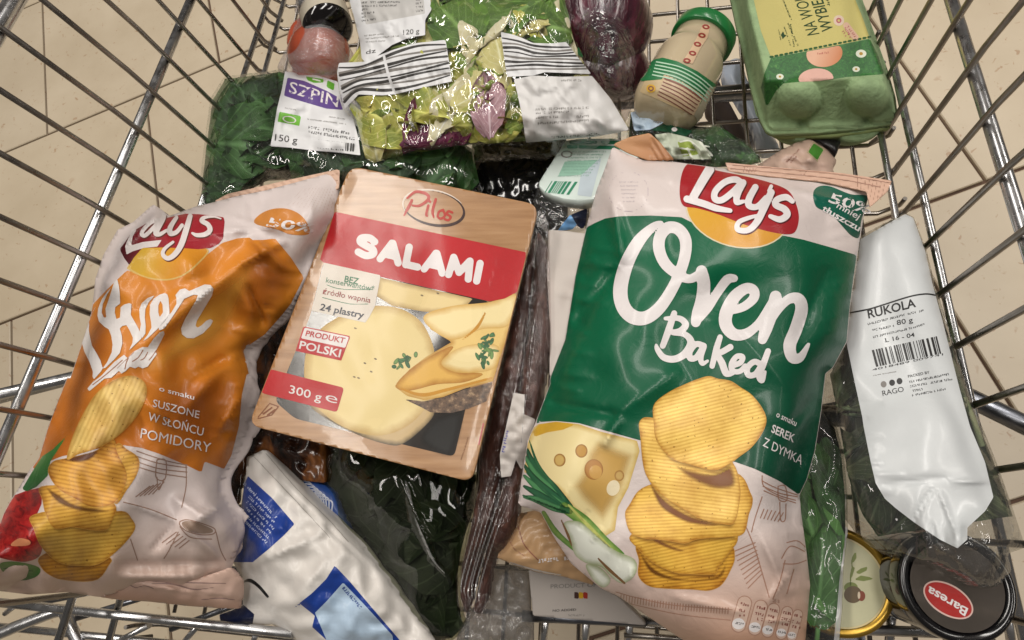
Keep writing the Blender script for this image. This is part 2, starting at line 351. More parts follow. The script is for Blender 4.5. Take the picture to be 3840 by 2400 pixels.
# ------------------------------------------------------------------ Patch: a surface measured over the photograph
def wob(P, seed, scale, amp):
    r = np.random.RandomState(seed); z = np.zeros(len(P))
    for k in range(7):
        th = r.uniform(0, math.pi); fr = r.uniform(.5, 1.6)*2*math.pi/scale; ph = r.uniform(0, 6.28)
        z += np.sin(fr*(P[:, 0]*math.cos(th)+P[:, 1]*math.sin(th))+ph+1.2*np.sin(fr*.6*(P[:, 1]*math.cos(th)-P[:, 0]*math.sin(th))+ph*2))
    return z*amp/3.5
OFF0, OFFK = .00008, .000022
class Patch:
    def __init__(s, F, z, puff=0., back=0., step=12, pw=.65, wob_=None, creases=(), extra=None, thick=.0006, clampz=None):
        """z: number or [(px,py,z),...] control heights of the rim; puff/back: rise of top and sag of bottom (m)"""
        s.F = F; s.s = step; i0, j0 = math.floor(F.box[0]/step)-2, math.floor(F.box[1]/step)-2; i1, j1 = math.ceil(F.box[2]/step)+2, math.ceil(F.box[3]/step)+2
        s.i0, s.j0 = i0, j0; nx, ny = i1-i0+1, j1-j0+1; s.nx, s.ny = nx, ny
        gx, gy = np.meshgrid(np.arange(i0, i1+1)*step, np.arange(j0, j1+1)*step, indexing='ij'); G = np.stack([gx.ravel(), gy.ravel()], 1).astype(float)
        f = F(G).reshape(nx, ny); mask = f < 0
        phi = np.zeros((nx, ny)); h2 = 1.0
        if puff or back:
            om = 1.0
            for it in range(260):
                phi[1:-1, 1:-1] = .25*(phi[2:, 1:-1]+phi[:-2, 1:-1]+phi[1:-1, 2:]+phi[1:-1, :-2]+h2)
                phi[~mask] = 0
            phi /= max(phi.max(), 1e-9)
        s.g = phi**pw
        zb = s._rim(G, z).reshape(nx, ny)
        s.zt = zb+puff*s.g; s.zb = zb-back*s.g-thick
        win = np.clip(-f/40., 0, 1)
        if wob_:
            for seed, sc, am in wob_: s.zt += (wob(G, seed, sc, am)).reshape(nx, ny)*win
        for (x0, y0, x1, y1, w, am) in creases:
            a = np.array([x0, y0], float); e = np.array([x1-x0, y1-y0], float); L = e@e; q = G-a; t = (q@e)/L
            dd = (q[:, 0]*e[1]-q[:, 1]*e[0])/math.sqrt(L); tt = np.clip(t, 0, 1); taper = np.clip(1-np.abs(tt*2-1)**3, 0, 1)*((t > 0) & (t < 1))
            s.zt += (am*(.45*np.exp(-(dd/w)**2)+.55*np.exp(-np.abs(dd)/(.6*w)))*taper).reshape(nx, ny)*win
        if extra is not None: s.zt += extra(G, f.ravel()).reshape(nx, ny)*(1 if not (puff or back) else win)
        s.gx, s.gy = gx, gy
    @staticmethod
    def _rim(G, z):
        if isinstance(z, (int, float)): return np.full(len(G), float(z))
        z = np.array(z, float)
        if len(z) == 3:
            A = np.c_[z[:, :2], np.ones(3)]; k = np.linalg.solve(A, z[:, 2]); return G@k[:2]+k[2]
        if len(z) == 2:
            e = z[1, :2]-z[0, :2]; t = np.clip((G-z[0, :2])@e/(e@e), -.2, 1.2); return z[0, 2]+(z[1, 2]-z[0, 2])*t
        d = ((G[:, None, :]-z[None, :, :2])**2).sum(2)+400.; w = d**-1.3; return (w*z[:, 2]).sum(1)/w.sum(1)
    def zl(s, P, arr=None):
        A = s.zt if arr is None else arr
        x = np.clip(P[:, 0]/s.s-s.i0, 0, s.nx-1.001); y = np.clip(P[:, 1]/s.s-s.j0, 0, s.ny-1.001); i = x.astype(int); j = y.astype(int); u = x-i; v = y-j
        a, b, cc, d = A[i, j], A[i+1, j], A[i+1, j+1], A[i, j+1]
        return np.where(u >= v, a+(b-a)*u+(cc-b)*v, a+(d-a)*v+(cc-d)*u)
    def at(s, P, dz=0.):
        P = np.asarray(P, float).reshape(-1, 2); return U(P, s.zl(P)+dz)
    def nrm(s, P, e=None):
        e = e or s.s
        P = np.asarray(P, float).reshape(-1, 2); dx = np.array([e, 0.]); dy = np.array([0., e])
        a = s.at(P+dx)-s.at(P-dx); b = s.at(P+dy)-s.at(P-dy); n = np.cross(a, b); n /= np.maximum(np.linalg.norm(n, axis=1), 1e-12)[:, None]
        n[n[:, 2] < 0] *= -1; return n
    def body(s, name, mat, parent, open_back=False):
        V, T = march(s.F, s.s); zt = s.zl(V); top = U(V, zt)
        T = [(a, d, b) for a, b, d in T]
        zb = np.minimum(s.zl(V, s.zb), zt-.0004); n = len(V); bot = top.copy(); bot[:, 2] = zb
        from collections import Counter
        cnt = Counter()
        for t in T:
            for k in range(3): e = (t[k], t[(k+1) % 3]); cnt[e] += 1
        side = [(e[0], n+e[0], n+e[1], e[1]) for e in cnt if (e[1], e[0]) not in cnt]
        faces = T+[(t[0]+n, t[2]+n, t[1]+n) for t in T]+side
        s.obj = mk(name, np.r_[top, bot], faces, mat, parent, uv=np.r_[V, V]/1000.)
        return s.obj
    def decal(s, name, F, mat, parent, k=1, sd=None, clip=True, inset=2, soft=40.):
        if clip: 
            box = F.box; FF = fand(F, lambda P: s.F(P)+inset); FF.box = box
        else: FF = F
        V, T = march(FF, s.s/max(1, round(s.s/(sd or s.s/2))))
        if not T: return None
        P3 = s.at(V, OFF0+OFFK*k)
        o = mk(name, P3, [(a, d, b) for a, b, d in T], mat, getattr(s, 'obj', None) or parent, uv=V/1000.)
        at_ = o.data.attributes.new('print_edge', 'FLOAT', 'POINT'); at_.data.foreach_set('value', np.clip(-F(V)/soft, 0, 1).astype(np.float32))
        return o
    def text(s, name, body, p0, p1, up, mat, parent, k=4, bold=.0, cap=.729):
        V, T = textmesh(body, bold)
        if V is None: return None
        x0, x1 = V[:, 0].min(), V[:, 0].max(); p0 = np.array(p0, float); e = (np.array(p1)-p0)/(x1-x0); up = np.array(up, float)/cap
        Q = p0+(V[:, :1]-x0)*e+V[:, 1:2]*up
        P3 = s.at(Q, OFF0+OFFK*k+.00012)
        return mk(name, P3, T, mat, getattr(s, 'obj', None) or parent, uv=Q/1000., normals=s.nrm(Q))
_TX = {}
def textmesh(body, bold):
    key = (body, bold)
    if key in _TX: return _TX[key]
    cu = bpy.data.curves.new('t', 'FONT'); cu.body = body; cu.offset = bold; cu.resolution_u = 3; cu.fill_mode = 'FRONT'
    ob = bpy.data.objects.new('t', cu); COL.objects.link(ob)
    dg = bpy.context.evaluated_depsgraph_get(); dg.update(); me = ob.evaluated_get(dg).to_mesh()
    V = np.array([v.co[:2] for v in me.vertices]); T = [tuple(p.vertices) for p in me.polygons]
    ob.evaluated_get(dg).to_mesh_clear(); bpy.data.objects.remove(ob); bpy.data.curves.remove(cu)
    # split long edges so that lettering follows the surface
    if len(V):
        tris = []
        for t in T:
            for q in range(1, len(t)-1): tris.append((t[0], t[q], t[q+1]))
        Vl = [tuple(v) for v in V]; 
        for _ in range(3):
            mid = {}; new = []
            def m(a, b):
                k = (min(a, b), max(a, b))
                if (Vl[a][0]-Vl[b][0])**2+(Vl[a][1]-Vl[b][1])**2 < .12: return None
                if k not in mid: mid[k] = len(Vl); Vl.append(((Vl[a][0]+Vl[b][0])/2, (Vl[a][1]+Vl[b][1])/2))
                return mid[k]
            for a, b, d in tris:
                ab, bd, da = m(a, b), m(b, d), m(d, a); hs = [x is not None for x in (ab, bd, da)]
                if sum(hs) == 0: new.append((a, b, d))
                elif sum(hs) == 3: new += [(a, ab, da), (ab, b, bd), (da, bd, d), (ab, bd, da)]
                elif sum(hs) == 1:
                    if ab is not None: new += [(a, ab, d), (ab, b, d)]
                    elif bd is not None: new += [(a, b, bd), (a, bd, d)]
                    else: new += [(a, b, da), (da, b, d)]
                else:
                    if ab is None: new += [(a, b, bd), (a, bd, da), (da, bd, d)]
                    elif bd is None: new += [(a, ab, da), (ab, b, d), (ab, d, da)]
                    else: new += [(a, ab, d), (ab, bd, d), (ab, b, bd)]
            tris = new
        V = np.array(Vl); T = tris
    else: V = None
    _TX[key] = (V, T); return V, T
BLOCK = {'S': [[(.78, .86), (.5, 1), (.16, .9), (.12, .68), (.42, .54), (.76, .42), (.82, .18), (.52, 0), (.12, .1)]], 'A': [[(.02, 0), (.42, 1)], [(.46, 1), (.88, 0)], [(.24, .32), (.66, .32)]], 'L': [[(.1, 1), (.1, 0)], [(.1, .02), (.66, .02)]],
         'M': [[(.04, 0), (.12, 1)], [(.14, .98), (.5, .25)], [(.5, .25), (.88, .98)], [(.9, 1), (.98, 0)]], 'I': [[(.1, 1), (.1, 0)]]}
ADV = {'S': 1.0, 'A': .98, 'L': .8, 'M': 1.12, 'I': .2}
def block(p, name, word, p0, p1, up, w, mat, parent, k=4):
    W_ = sum(ADV[q]+.16 for q in word)-.16; p0 = np.array(p0, float); e = (np.array(p1)-p0)/W_; up = np.array(up, float); x = 0
    for q in word:
        f = fstroke([([tuple(p0+e*(x+a)+up*b) for a, b in s_], w) for s_ in BLOCK[q]])
        p.decal(name, f, mat, parent, k, 4); x += ADV[q]+.16
def bars(p, name, q00, q10, q01, q11, n, mat, parent, seed=3, k=4, fill=.5):
    """barcode: bars across the quad q00->q10 (along), q01/q11 the far ends"""
    r = random.Random(seed); V = []; T = []; w = [r.choice((1, 1, 2, 3)) for _ in range(2*n)]; tot = sum(w); x = 0
    q = [np.array(v, float) for v in (q00, q10, q01, q11)]
    for i, a in enumerate(w):
        if i % 2 == 0:
            t0, t1 = x/tot, (x+a)/tot; b = len(V)
            V += [q[0]+(q[1]-q[0])*t0, q[0]+(q[1]-q[0])*t1, q[2]+(q[3]-q[2])*t1, q[2]+(q[3]-q[2])*t0]; T += [(b, b+3, b+2, b+1)]
        x += a
    V = np.array(V); return mk(name, p.at(V, OFF0+OFFK*k+.00005), T, mat, getattr(p, 'obj', None) or parent, uv=V/1000., normals=p.nrm(V))
def smalltext(p, lines, mat, parent, k=4, name='small_print', w=6):
    """lines of tiny print: broken strokes [(p0,p1), ...]"""
    V = []; T = []; r = random.Random(len(lines)+int(lines[0][0][0]))
    for (a, b) in lines:
        a = np.array(a, float); b = np.array(b, float); L = np.linalg.norm(b-a); e = (b-a)/max(L, 1e-6); nn = np.array([-e[1], e[0]]); x = 0; h = w*1.15; cw = w*.95; lt_ = max(1.6, w*.30)
        while x < L:
            if r.random() < .16: x += cw*.8; continue
            for (x0, x1, y0, y1) in r.sample([(0, lt_, -h/2, h/2), (cw*.7-lt_, cw*.7, -h/2, h/2), (0, cw*.7, -h/2, -h/2+lt_), (0, cw*.7, h/2-lt_, h/2), (0, cw*.7, -lt_/2, lt_/2)], 2):
                q = len(V); V += [a+e*(x+x0)+nn*y0, a+e*(x+x1)+nn*y0, a+e*(x+x1)+nn*y1, a+e*(x+x0)+nn*y1]; T.append((q, q+3, q+2, q+1))
            x += cw
    V = np.array(V); return mk(name, p.at(V, OFF0+OFFK*k+.00005), T, mat, getattr(p, 'obj', None) or parent, uv=V/1000., normals=p.nrm(V))

def puckers(a, b, n, direction, length, amp, seed):
    r = random.Random(seed); a = np.array(a, float); b = np.array(b, float); d = np.array(direction, float); d /= np.linalg.norm(d); out = []
    for q in range(n):
        p = a+(b-a)*((q+r.uniform(.2, .8))/n); e = p+d*length*r.uniform(.5, 1.3)+np.array([r.uniform(-25, 25), 0])
        out.append((p[0], p[1], e[0], e[1], r.uniform(9, 15), amp*r.choice((1, -1, 1))*r.uniform(.5, 1.2)))
    return out

# ================================================================== the setting: tiled floor
GZ = -0.45
k = N('floor tile'); v = k.pos()
cl = k.ramp(k.noise(v, 5, 4, .6), [(.3, lin('#b8a991')), (.7, lin('#c7b9a2'))])
sp1 = k.ramp(k.noise(v, 85, 2, .55, .6), [(.66, (1, 1, 1)), (.74, (.72, .56, .46))])
sp2 = k.ramp(k.noise(k.pos((1, 1, 1), (.4, .2, .7)), 48, 3, .6, .8), [(.67, (1, 1, 1)), (.76, (.78, .66, .58))])
m1 = k.n('ShaderNodeMix', data_type='RGBA', blend_type='MULTIPLY'); m1.inputs[0].default_value = .85; k.l(cl, m1.inputs[6]); k.l(sp1, m1.inputs[7])
m2 = k.n('ShaderNodeMix', data_type='RGBA', blend_type='MULTIPLY'); m2.inputs[0].default_value = .7; k.l(m1.outputs[2], m2.inputs[6]); k.l(sp2, m2.inputs[7])
oi = k.n('ShaderNodeObjectInfo'); rv = k.ramp(oi.outputs['Random'], [(0, (.93, .93, .94)), (1, (1.03, 1.02, 1))]); m3 = k.n('ShaderNodeMix', data_type='RGBA', blend_type='MULTIPLY'); m3.inputs[0].default_value = 1; k.l(m2.outputs[2], m3.inputs[6]); k.l(rv, m3.inputs[7])
k.l(m3.outputs[2], k.b.inputs['Base Color']); k.b.inputs['Roughness'].default_value = .34
k.l(k.bump(k.noise(v, 30, 3), .06, .002), k.b.inputs['Normal'])
TILE = k.m
GROUT = pm('#5a4334', .8, var=.15, name='grout')
fl = mk('floor', [(-4, -3, GZ-.006), (4, -3, GZ-.006), (4, 5, GZ-.006), (-4, 5, GZ-.006)], [(0, 1, 2, 3)], GROUT, smooth=False); fl['kind'] = 'structure'
ang = math.radians(21); tx = Vector((math.cos(ang), math.sin(ang), 0)); ny_ = Vector((-math.sin(ang), math.cos(ang), 0))
LT, gap = .41, .005
def tile_mesh():
    b = .0015; h = .006; a = LT-gap
    vs = [(0, 0, -h), (a, 0, -h), (a, a, -h), (0, a, -h), (0, 0, -b), (a, 0, -b), (a, a, -b), (0, a, -b), (b, b, 0), (a-b, b, 0), (a-b, a-b, 0), (b, a-b, 0)]
    fs = [(8, 9, 10, 11)]
    for q in range(4): fs += [(q, (q+1) % 4, 4+(q+1) % 4, 4+q), (4+q, 4+(q+1) % 4, 8+(q+1) % 4, 8+q)]
    me = bpy.data.meshes.new('tile'); me.from_pydata(vs, [], fs); me.update(); me.materials.append(TILE); return me
tme = tile_mesh()
phase = {-2: .0, -1: .30, 0: .103, 1: .244, 2: .162, 3: .336}
for rw in range(-5, 6):
    n0 = .293+.41*(rw-1)
    ph = phase.get(rw, (rw*.17) % .41)
    for q in range(-7, 6):
        o = bpy.data.objects.new('tile', tme); COL.objects.link(o)
        p = ny_*(n0+gap/2)+tx*(ph+q*LT+gap/2)
        o.location = (p.x, p.y, GZ); o.rotation_euler = (0, 0, ang)
        o.parent = fl

# ================================================================== the shopping cart
def metal(name, col, rough, dark=.75):
    k = N(name); f = k.noise(k.pos(), 60, 4, .6)
    k.l(k.ramp(f, [(.3, mul(col, dark)), (.7, col)]), k.b.inputs['Base Color']); k.b.inputs['Metallic'].default_value = 1
    k.l(k.ramp(k.noise(k.pos(), 140, 3), [(.3, (rough*.7,)*3), (.7, (rough*1.4,)*3)]), k.b.inputs['Roughness'])
    k.l(k.bump(k.noise(k.pos(), 200, 2), .035, .0006), k.b.inputs['Normal']); return k.m
WIRE = metal('dull galvanised wire', (.34, .31, .28), .32)
RAIL = metal('chromed steel rail', (.66, .66, .67), .27)
DARKT = metal('dark steel tube', (.24, .25, .28), .34)
XL, XR = -.371, .190
cart = thing('shopping_cart', 'chromed wire shopping cart filled with groceries on the beige tiled floor', 'shopping cart', (-.09, .15, GZ))
Y0, DY = .2929, .0298
wr = .0016
for kk in range(-13, 9):
    y = Y0+kk*DY
    if y < -.10: continue
    b = .012
    tube('wire', [(XL, y, .022), (XL, y, b), (XL+b*.9, y, 0), (XR-b*.9, y, 0), (XR, y, b), (XR, y, .022)], wr, WIRE, cart, n=7)
for sx, X, ph in ((-1, XL, .296), (1, XR, .2545)):
    for kk in range(-12, 8):
        y = ph+kk*.0362
        if -.12 < y < .55: tube('side_wire', [(X-sx*.011, y, .006), (X-sx*.0053, y, .020), (X-sx*.0053, y, .15), (X+sx*.004, y, .29)], .0019, WIRE, cart, n=8)
for q in range(-14, 8):
    x = .0123+.0257*q
    if x < XL+.008 or x > XR-.006: continue
    tube('wire', [(x, -.085, .0028), (x, .53, .0028), (x, .545, .012), (x, .56, .27)], .0015, WIRE, cart, n=7)
def zr(y): return .157-.119*y
for sx, X in ((-1, XL), (1, XR)):
    off = 0.0
    for dz, r_, fl_ in ((0, .0036, .0), (.102, .0052, .0065)):
        tube('side_rail', [(X+off*1.05+sx*fl_, -.13, zr(-.13)+dz), (X+off+sx*fl_, .56, zr(.56)+dz)], r_, RAIL, cart, n=12)
    tube('bottom_rail', [(X+sx*.001, -.10, .068+.010), (X+sx*.001, .56, .068-.056)], .0026, RAIL, cart, n=12)
    tube('bottom_rail', [(X-sx*.0095, -.10, .046), (X-sx*.0095, .56, .0047)], .0024, RAIL, cart, n=12)
    tube('rim_rail', [(X+sx*.03, -.22, .30), (X+sx*.022, .56, .275)], .008, RAIL, cart, n=12)
tube('front_rim_rail', [(XL-.022, .565, .275), (XR+.022, .565, .275)], .006, RAIL, cart, n=12)
tube('front_rail', [(XL, .553, .13), (XR, .553, .13)], .003, RAIL, cart, n=10)
# rear flap lying behind the goods
def seg(name, a, za, b, zb, r_, mat, n=10): return tube(name, [u1(a, za), u1(b, zb)], r_, mat, cart, n)
seg('flap_rail', (-260, 2232), .052, (1100, 2376), .046, .0031, RAIL, 12)
seg('flap_rail', (-200, 2330), .036, (900, 2440), .03, .0027, RAIL, 12)
tube('flap_bracket', [u1(p, z) for p, z in (((-80, 2410), .05), ((90, 2338), .047), ((215, 2292), .044), ((245, 2300), .042), ((262, 2345), .038), ((300, 2420), .034))], .0042, RAIL, cart, 10, True)
seg('flap_wire', (330, 2460), .02, (560, 2345), .044, .002, RAIL)
seg('flap_wire', (20, 2300), .042, (60, 2268), .05, .002, RAIL)
seg('flap_wire', (740, 2350), .045, (660, 2440), .02, .002, RAIL)
seg('flap_wire', (960, 2380), .045, (930, 2460), .02, .002, RAIL)
seg('flap_wire', (250, 2330), .03, (700, 2190), .02, .0022, DARKT)
seg('flap_wire', (100, 2270), .02, (500, 2190), .012, .0022, DARKT)
seg('flap_wire', (640, 2360), .02, (960, 2240), .012, .0022, DARKT)
seg('flap_rail', (1960, 2310), .022, (2420, 2330), .022, .0035, DARKT, 12)
seg('flap_rail', (2420, 2330), .022, (3560, 2374), .022, .003, RAIL, 12)
for x0, x1, y1 in ((2048, 2030, 2460), (2200, 2190, 2460), (2365, 2350, 2460), (3345, 3330, 2460), (3700, 3720, 2460), (3770, 3800, 2460)):
    seg('flap_wire', (x0, 2300 if x0 < 3600 else 2260), .018, (x1, y1), .006, .0026, RAIL)
seg('flap_wire', (2340, 2380), .014, (2640, 2400), .010, .0018, WIRE)
# undercarriage seen through the mesh
tube('chassis_tube', [(XL-.03, -.14, .30), u1((-300, 1560), -.02), u1((420, 1380), -.08), (-.30, .08, -.012)], .0062, RAIL, cart, 14)
tube('chassis_tube', [(.12, .08, -.012), u1((3560, 1455), -.06), u1((4040, 1690), -.02), (XR+.03, -.14, .30)], .0062, DARKT, cart, 14)
pale = pm('#cfdbee', .3, var=.12, name='pale undercarriage panel')
F = fpoly(c('C4', (870, 590), (930, 500), (1030, 480), (1080, 640), (1140, 740), (1240, 1010), (1340, 1180), (1310, 1230), (1180, 1230), (1130, 1040), (1000, 800)), True)
Patch(F, -.06, .012, .012, 12).body('undercarriage_panel', pale, cart)
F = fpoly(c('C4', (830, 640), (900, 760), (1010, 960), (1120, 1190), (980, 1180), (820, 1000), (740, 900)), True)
Patch(F, -.07, .008, .008, 12).body('undercarriage_shade_sheet', pm('#54463f', .6, name='brown grey shade sheet'), cart)  # dark sheet put in as the shadow beside the pale panel
for y in (.08, .36): tube('cross_tube', [(XL+.02, y, -.012), (XR-.02, y, -.012)], .007, DARKT, cart, 12)
for x in (-.30, .12):
    tube('chassis_leg', [(x, .42, -.012), (x, .40, -.25), (x, .36, GZ+.06)], .011, DARKT, cart, 12)
    tube('chassis_leg', [(x*1.1, -.06, -.012), (x*1.1, -.10, -.25), (x*1.1, -.14, GZ+.06)], .011, DARKT, cart, 12)
    for yy, xx in ((.36, x), (-.14, x*1.1)):
        w = lathe('wheel', [(.004, -.014), (.056, -.014), (.06, -.009), (.06, .009), (.056, .014), (.004, .014)], (xx, yy, GZ+.06), (1, 0, 0), pm('#2b2b2c', .6, name='wheel rubber'), cart, 32)

# ================================================================== leaves
LEAFUV = {}
def leaf_mesh(name, L, Wd, mat, seed, ruffle=.0, curl=.25, nu=7, nv=9, stem=.0, tip=1.0):
    r = np.random.RandomState(seed); vs = []; fs = []
    p1, p2 = r.uniform(0, 6.28, 2)
    for i in range(nv):
        t = i/(nv-1); w = Wd*.5*(math.sin(math.pi*min(1, t*.93+.05))**.8)*(1.15-.3*t*tip)
        for j in range(nu):
            q = j/(nu-1)*2-1
            x = q*w*(1+.10*math.sin(9*t+p1)); y = (t-.5)*L+.06*L*math.sin(q*7+p2)*ruffle*4
            z = curl*Wd*(q*q)*.5*(1+.3*math.sin(5*t+p1))-curl*L*.6*(t-.5)**2+ruffle*Wd*math.sin(11*t+p2+q*2)*abs(q)+ruffle*Wd*.5*math.sin(17*q+p1+5*t)-.012*L*(1-abs(q))**6
            vs.append((x, y, z))
    for i in range(nv-1):
        for j in range(nu-1): a = i*nu+j; fs.append((a, a+1, a+nu+1, a+nu))
    if stem:
        b = len(vs); w = L*.02
        for t in (0, .5, 1):
            y = -.5*L-stem*L*t; vs += [(-w, y, .002), (w, y, .002), (w*.3, y, -.002-w)]
        for t in (0, 1):
            for q in range(3): fs.append((b+t*3+q, b+t*3+(q+1) % 3, b+t*3+3+(q+1) % 3, b+t*3+3+q))
    me = bpy.data.meshes.new(name); me.from_pydata(vs, [], fs); me.update()
    uvs = [(j/(nu-1)*2-1, i/(nv-1)) for i in range(nv) for j in range(nu)]; uvs += [(0, 0)]*(len(vs)-len(uvs)); LEAFUV[me.name] = np.array(uvs, float)
    me.polygons.foreach_set('use_smooth', [True]*len(fs)); me.materials.append(mat); return me
def projpx(P):
    q = np.asarray(P)-np.array([0, 0, CAMZ]); v = q[:, :1]*_r+q[:, 1:2]*_a-q[:, 2:]*_d
    return np.stack([1920+FOC*v[:, 0]/v[:, 2], 1200+FOC*v[:, 1]/v[:, 2]], 1)
def pressed(me, mat4, F, patch, parent, margin, name, inset=8):
    """one leaf, pressed flat where it would leave its bag"""
    co = np.array([mat4 @ v.co for v in me.vertices]); q = projpx(co); z = co[:, 2].copy()
    for _ in range(4):
        f = F(q); out = f > -inset
        if not out.any(): break
        e = 6.; gx_ = (F(q+[e, 0])-F(q-[e, 0]))/(2*e); gy_ = (F(q+[0, e])-F(q-[0, e]))/(2*e); g = np.stack([gx_, gy_], 1); g /= np.maximum(np.linalg.norm(g, axis=1), .3)[:, None]
        q[out] -= (g*(f+inset+2)[:, None])[out]
    zt = patch.zl(q)-margin; zb = np.minimum(patch.zl(q, patch.zb)+.002+.3*margin, zt-.0002); m = np.minimum(np.maximum(z, zb), zt)
    m2 = bpy.data.meshes.new(name); m2.from_pydata([tuple(v) for v in U(q, m)], [], [tuple(p.vertices) for p in me.polygons]); m2.update()
    m2.polygons.foreach_set('use_smooth', [True]*len(m2.polygons)); m2.materials.append(me.materials[0])
    lay = m2.uv_layers.new(name='UVMap'); li = np.zeros(len(m2.loops), np.int32); m2.loops.foreach_get('vertex_index', li); lay.data.foreach_set('uv', LEAFUV[me.name][li].astype(np.float32).ravel())
    o = bpy.data.objects.new(name, m2); COL.objects.link(o); o.parent = parent; o.matrix_parent_inverse = Matrix.Translation(-parent.location)
    return o
from mathutils import Euler
def scatter(meshes, F, patch, parent, n, seed, name='leaf', lo=.15, hi=.85, tilt=.6, scale=(.8, 1.2), inset=45, zoff=0.0, margin=.001, spread=.006):
    r = np.random.RandomState(seed); cnt = 0; tries = 0
    while cnt < n and tries < n*60:
        tries += 1
        p = np.array([[r.uniform(F.box[0], F.box[2]), r.uniform(F.box[1], F.box[3])]])
        if F(p)[0] > -inset: continue
        zt = patch.zl(p)[0]-margin; zb = patch.zl(p, patch.zb)[0]+margin
        z = zb+(zt-zb)*r.uniform(lo, hi)
        m4 = Matrix.Translation(u1(p[0], z+zoff)) @ Euler((r.normal(0, tilt), r.normal(0, tilt), r.uniform(0, 6.28))).to_matrix().to_4x4() @ Matrix.Scale(r.uniform(*scale), 4)
        pressed(meshes[r.randint(len(meshes))], m4, F, patch, parent, margin+r.uniform(0, spread), name)
        cnt += 1
def place(me, p, z, rot, sc, parent, F, patch, name='leaf', margin=.001):
    m4 = Matrix.Translation(u1(p, z)) @ Euler(rot).to_matrix().to_4x4() @ Matrix.Scale(sc, 4)
    return pressed(me, m4, F, patch, parent, margin, name)
SPM = [leafmat('#152a12', '#2c4f24', scale=45), leafmat('#1f3c1a', '#3f6632', scale=45), leafmat('#0d1e0e', '#203c1c', scale=45)]
SPIN = [leaf_mesh('spinach_leaf', .064, .046, SPM[q % 3], q, .05, .35, 9, 11, stem=.25, tip=.5) for q in range(6)]
FILM = film('salad bag film', (.98, .98, .97), .30, 22, .05, None, 0, .10, .7, crinkle=20)
FILM_S = film('spinach bag film', (.97, .98, .97), .28, 13, .05, (1.6, .7, 1), 0, .08, .7)
FILM_H = film('hazy crinkled film', (.94, .94, .94), .6, 40, .08, None, .02, .10, .7, crinkle=48)

# ================================================================== spinach bag
Fs = fpoly(c('C2', (-130, 620), (30, 600), (200, 580), (330, 560), (440, 600), (700, 640), (860, 720), (980, 900), (1300, 1000), (1700, 1050), (1900, 1200), (1960, 1480), (1860, 1600), (1400, 1660), (1000, 1600), (300, 1440))+c('C1', (1540, 1500), (1400, 1470), (1420, 1250), (1450, 1000), (1490, 700)), False)
pS = Patch(Fs, [(800, 300, .035), (1300, 300, .05), (1000, 700, .045)], .038, .03, 14, wob_=[(3, 160, .004), (5, 70, .0015)], creases=[(880, 330, 820, 560, 14, .004), (960, 330, 900, 700, 18, .004)])
sp = thing('spinach_bag', 'clear plastic bag of dark green spinach leaves with a purple and white label', 'spinach bag', (float(U([(1000, 480)], .02)[0][0]), float(U([(1000, 480)], .02)[0][1]), .01))
scatter(SPIN, Fs, pS, sp, 70, 4, 'leaf', .0, .5, .3, (.9, 1.3), 60, spread=.02)
scatter(SPIN, Fs, pS, sp, 46, 44, 'leaf', .55, .95, .22, (.9, 1.35), 50, spread=.008)
pS.body('film', FILM_S, sp)
Fl = fpoly(c('C2', (365, 575), (450, 590), (620, 610), (790, 660), (830, 770), (900, 900), (960, 1120), (975, 1258), (800, 1235), (620, 1222), (400, 1195), (245, 1185), (270, 1060), (300, 880), (340, 720)))
paper = pm('#cfcfd0', .45, var=.03, bump=.12, bscale=60, name='white label')
lab = pS.decal('label', Fl, paper, sp, 3, 7, clip=False)
pS.decal('printed_band', fpoly(c('C2', (385, 628), (520, 655), (700, 735), (800, 790), (835, 890), (700, 880), (480, 815), (355, 775))), foil('#5b4482'), sp, 5, 7)
WH = foil('#d6d0cf', .35)
pS.text('lettering', 'SZPIN', *c('C2', (395, 748), (790, 868)), (6, -44), WH, sp, 7, 0.006)
pS.decal('printed_band', fpoly(c('C2', (530, 605), (680, 640), (675, 668), (600, 672), (545, 650))), foil('#57a02c'), sp, 5, 7)
pS.decal('printed_band', fpoly(c('C2', (710, 640), (770, 640), (760, 735), (700, 705))), foil('#57a02c'), sp, 5, 7)
pS.decal('lettering', fstroke([(c('C2', (590, 640), (650, 655)), 5)]), WH, sp, 7, 4)
pS.decal('leaf_emblem', fpoly(c('C2', (320, 905), (495, 940), (480, 1020), (305, 985))), foil('#6aa83a'), sp, 5, 7)
pS.decal('leaf_emblem', fnot(fell(*c('C2', (400, 968))[0], 26, 13, 12), fell(*c('C2', (400, 968))[0], 21, 9, 12)), WH, sp, 6, 4)
INK = pm('#33312f', .5, name='black ink'); INKG = pm('#77736f', .5, name='grey ink')
pS.text('lettering', '150 g', *c('C2', (280, 1138), (462, 1162)), (3, -26), INK, sp, 5, 0.006)
bars(pS, 'barcode', *c('C2', (635, 1130), (945, 1165), (628, 1200), (940, 1230)), 15, INK, sp, 4, 5)
smalltext(pS, [c('C2', (545, 965), (860, 1005)), c('C2', (720, 945), (850, 965)), c('C2', (345, 870), (450, 890))], INKG, sp, 5, w=4)
smalltext(pS, [c('C2', (555, 1030), (900, 1080)), c('C2', (555, 1068), (930, 1125))], INK, sp, 5, w=9)

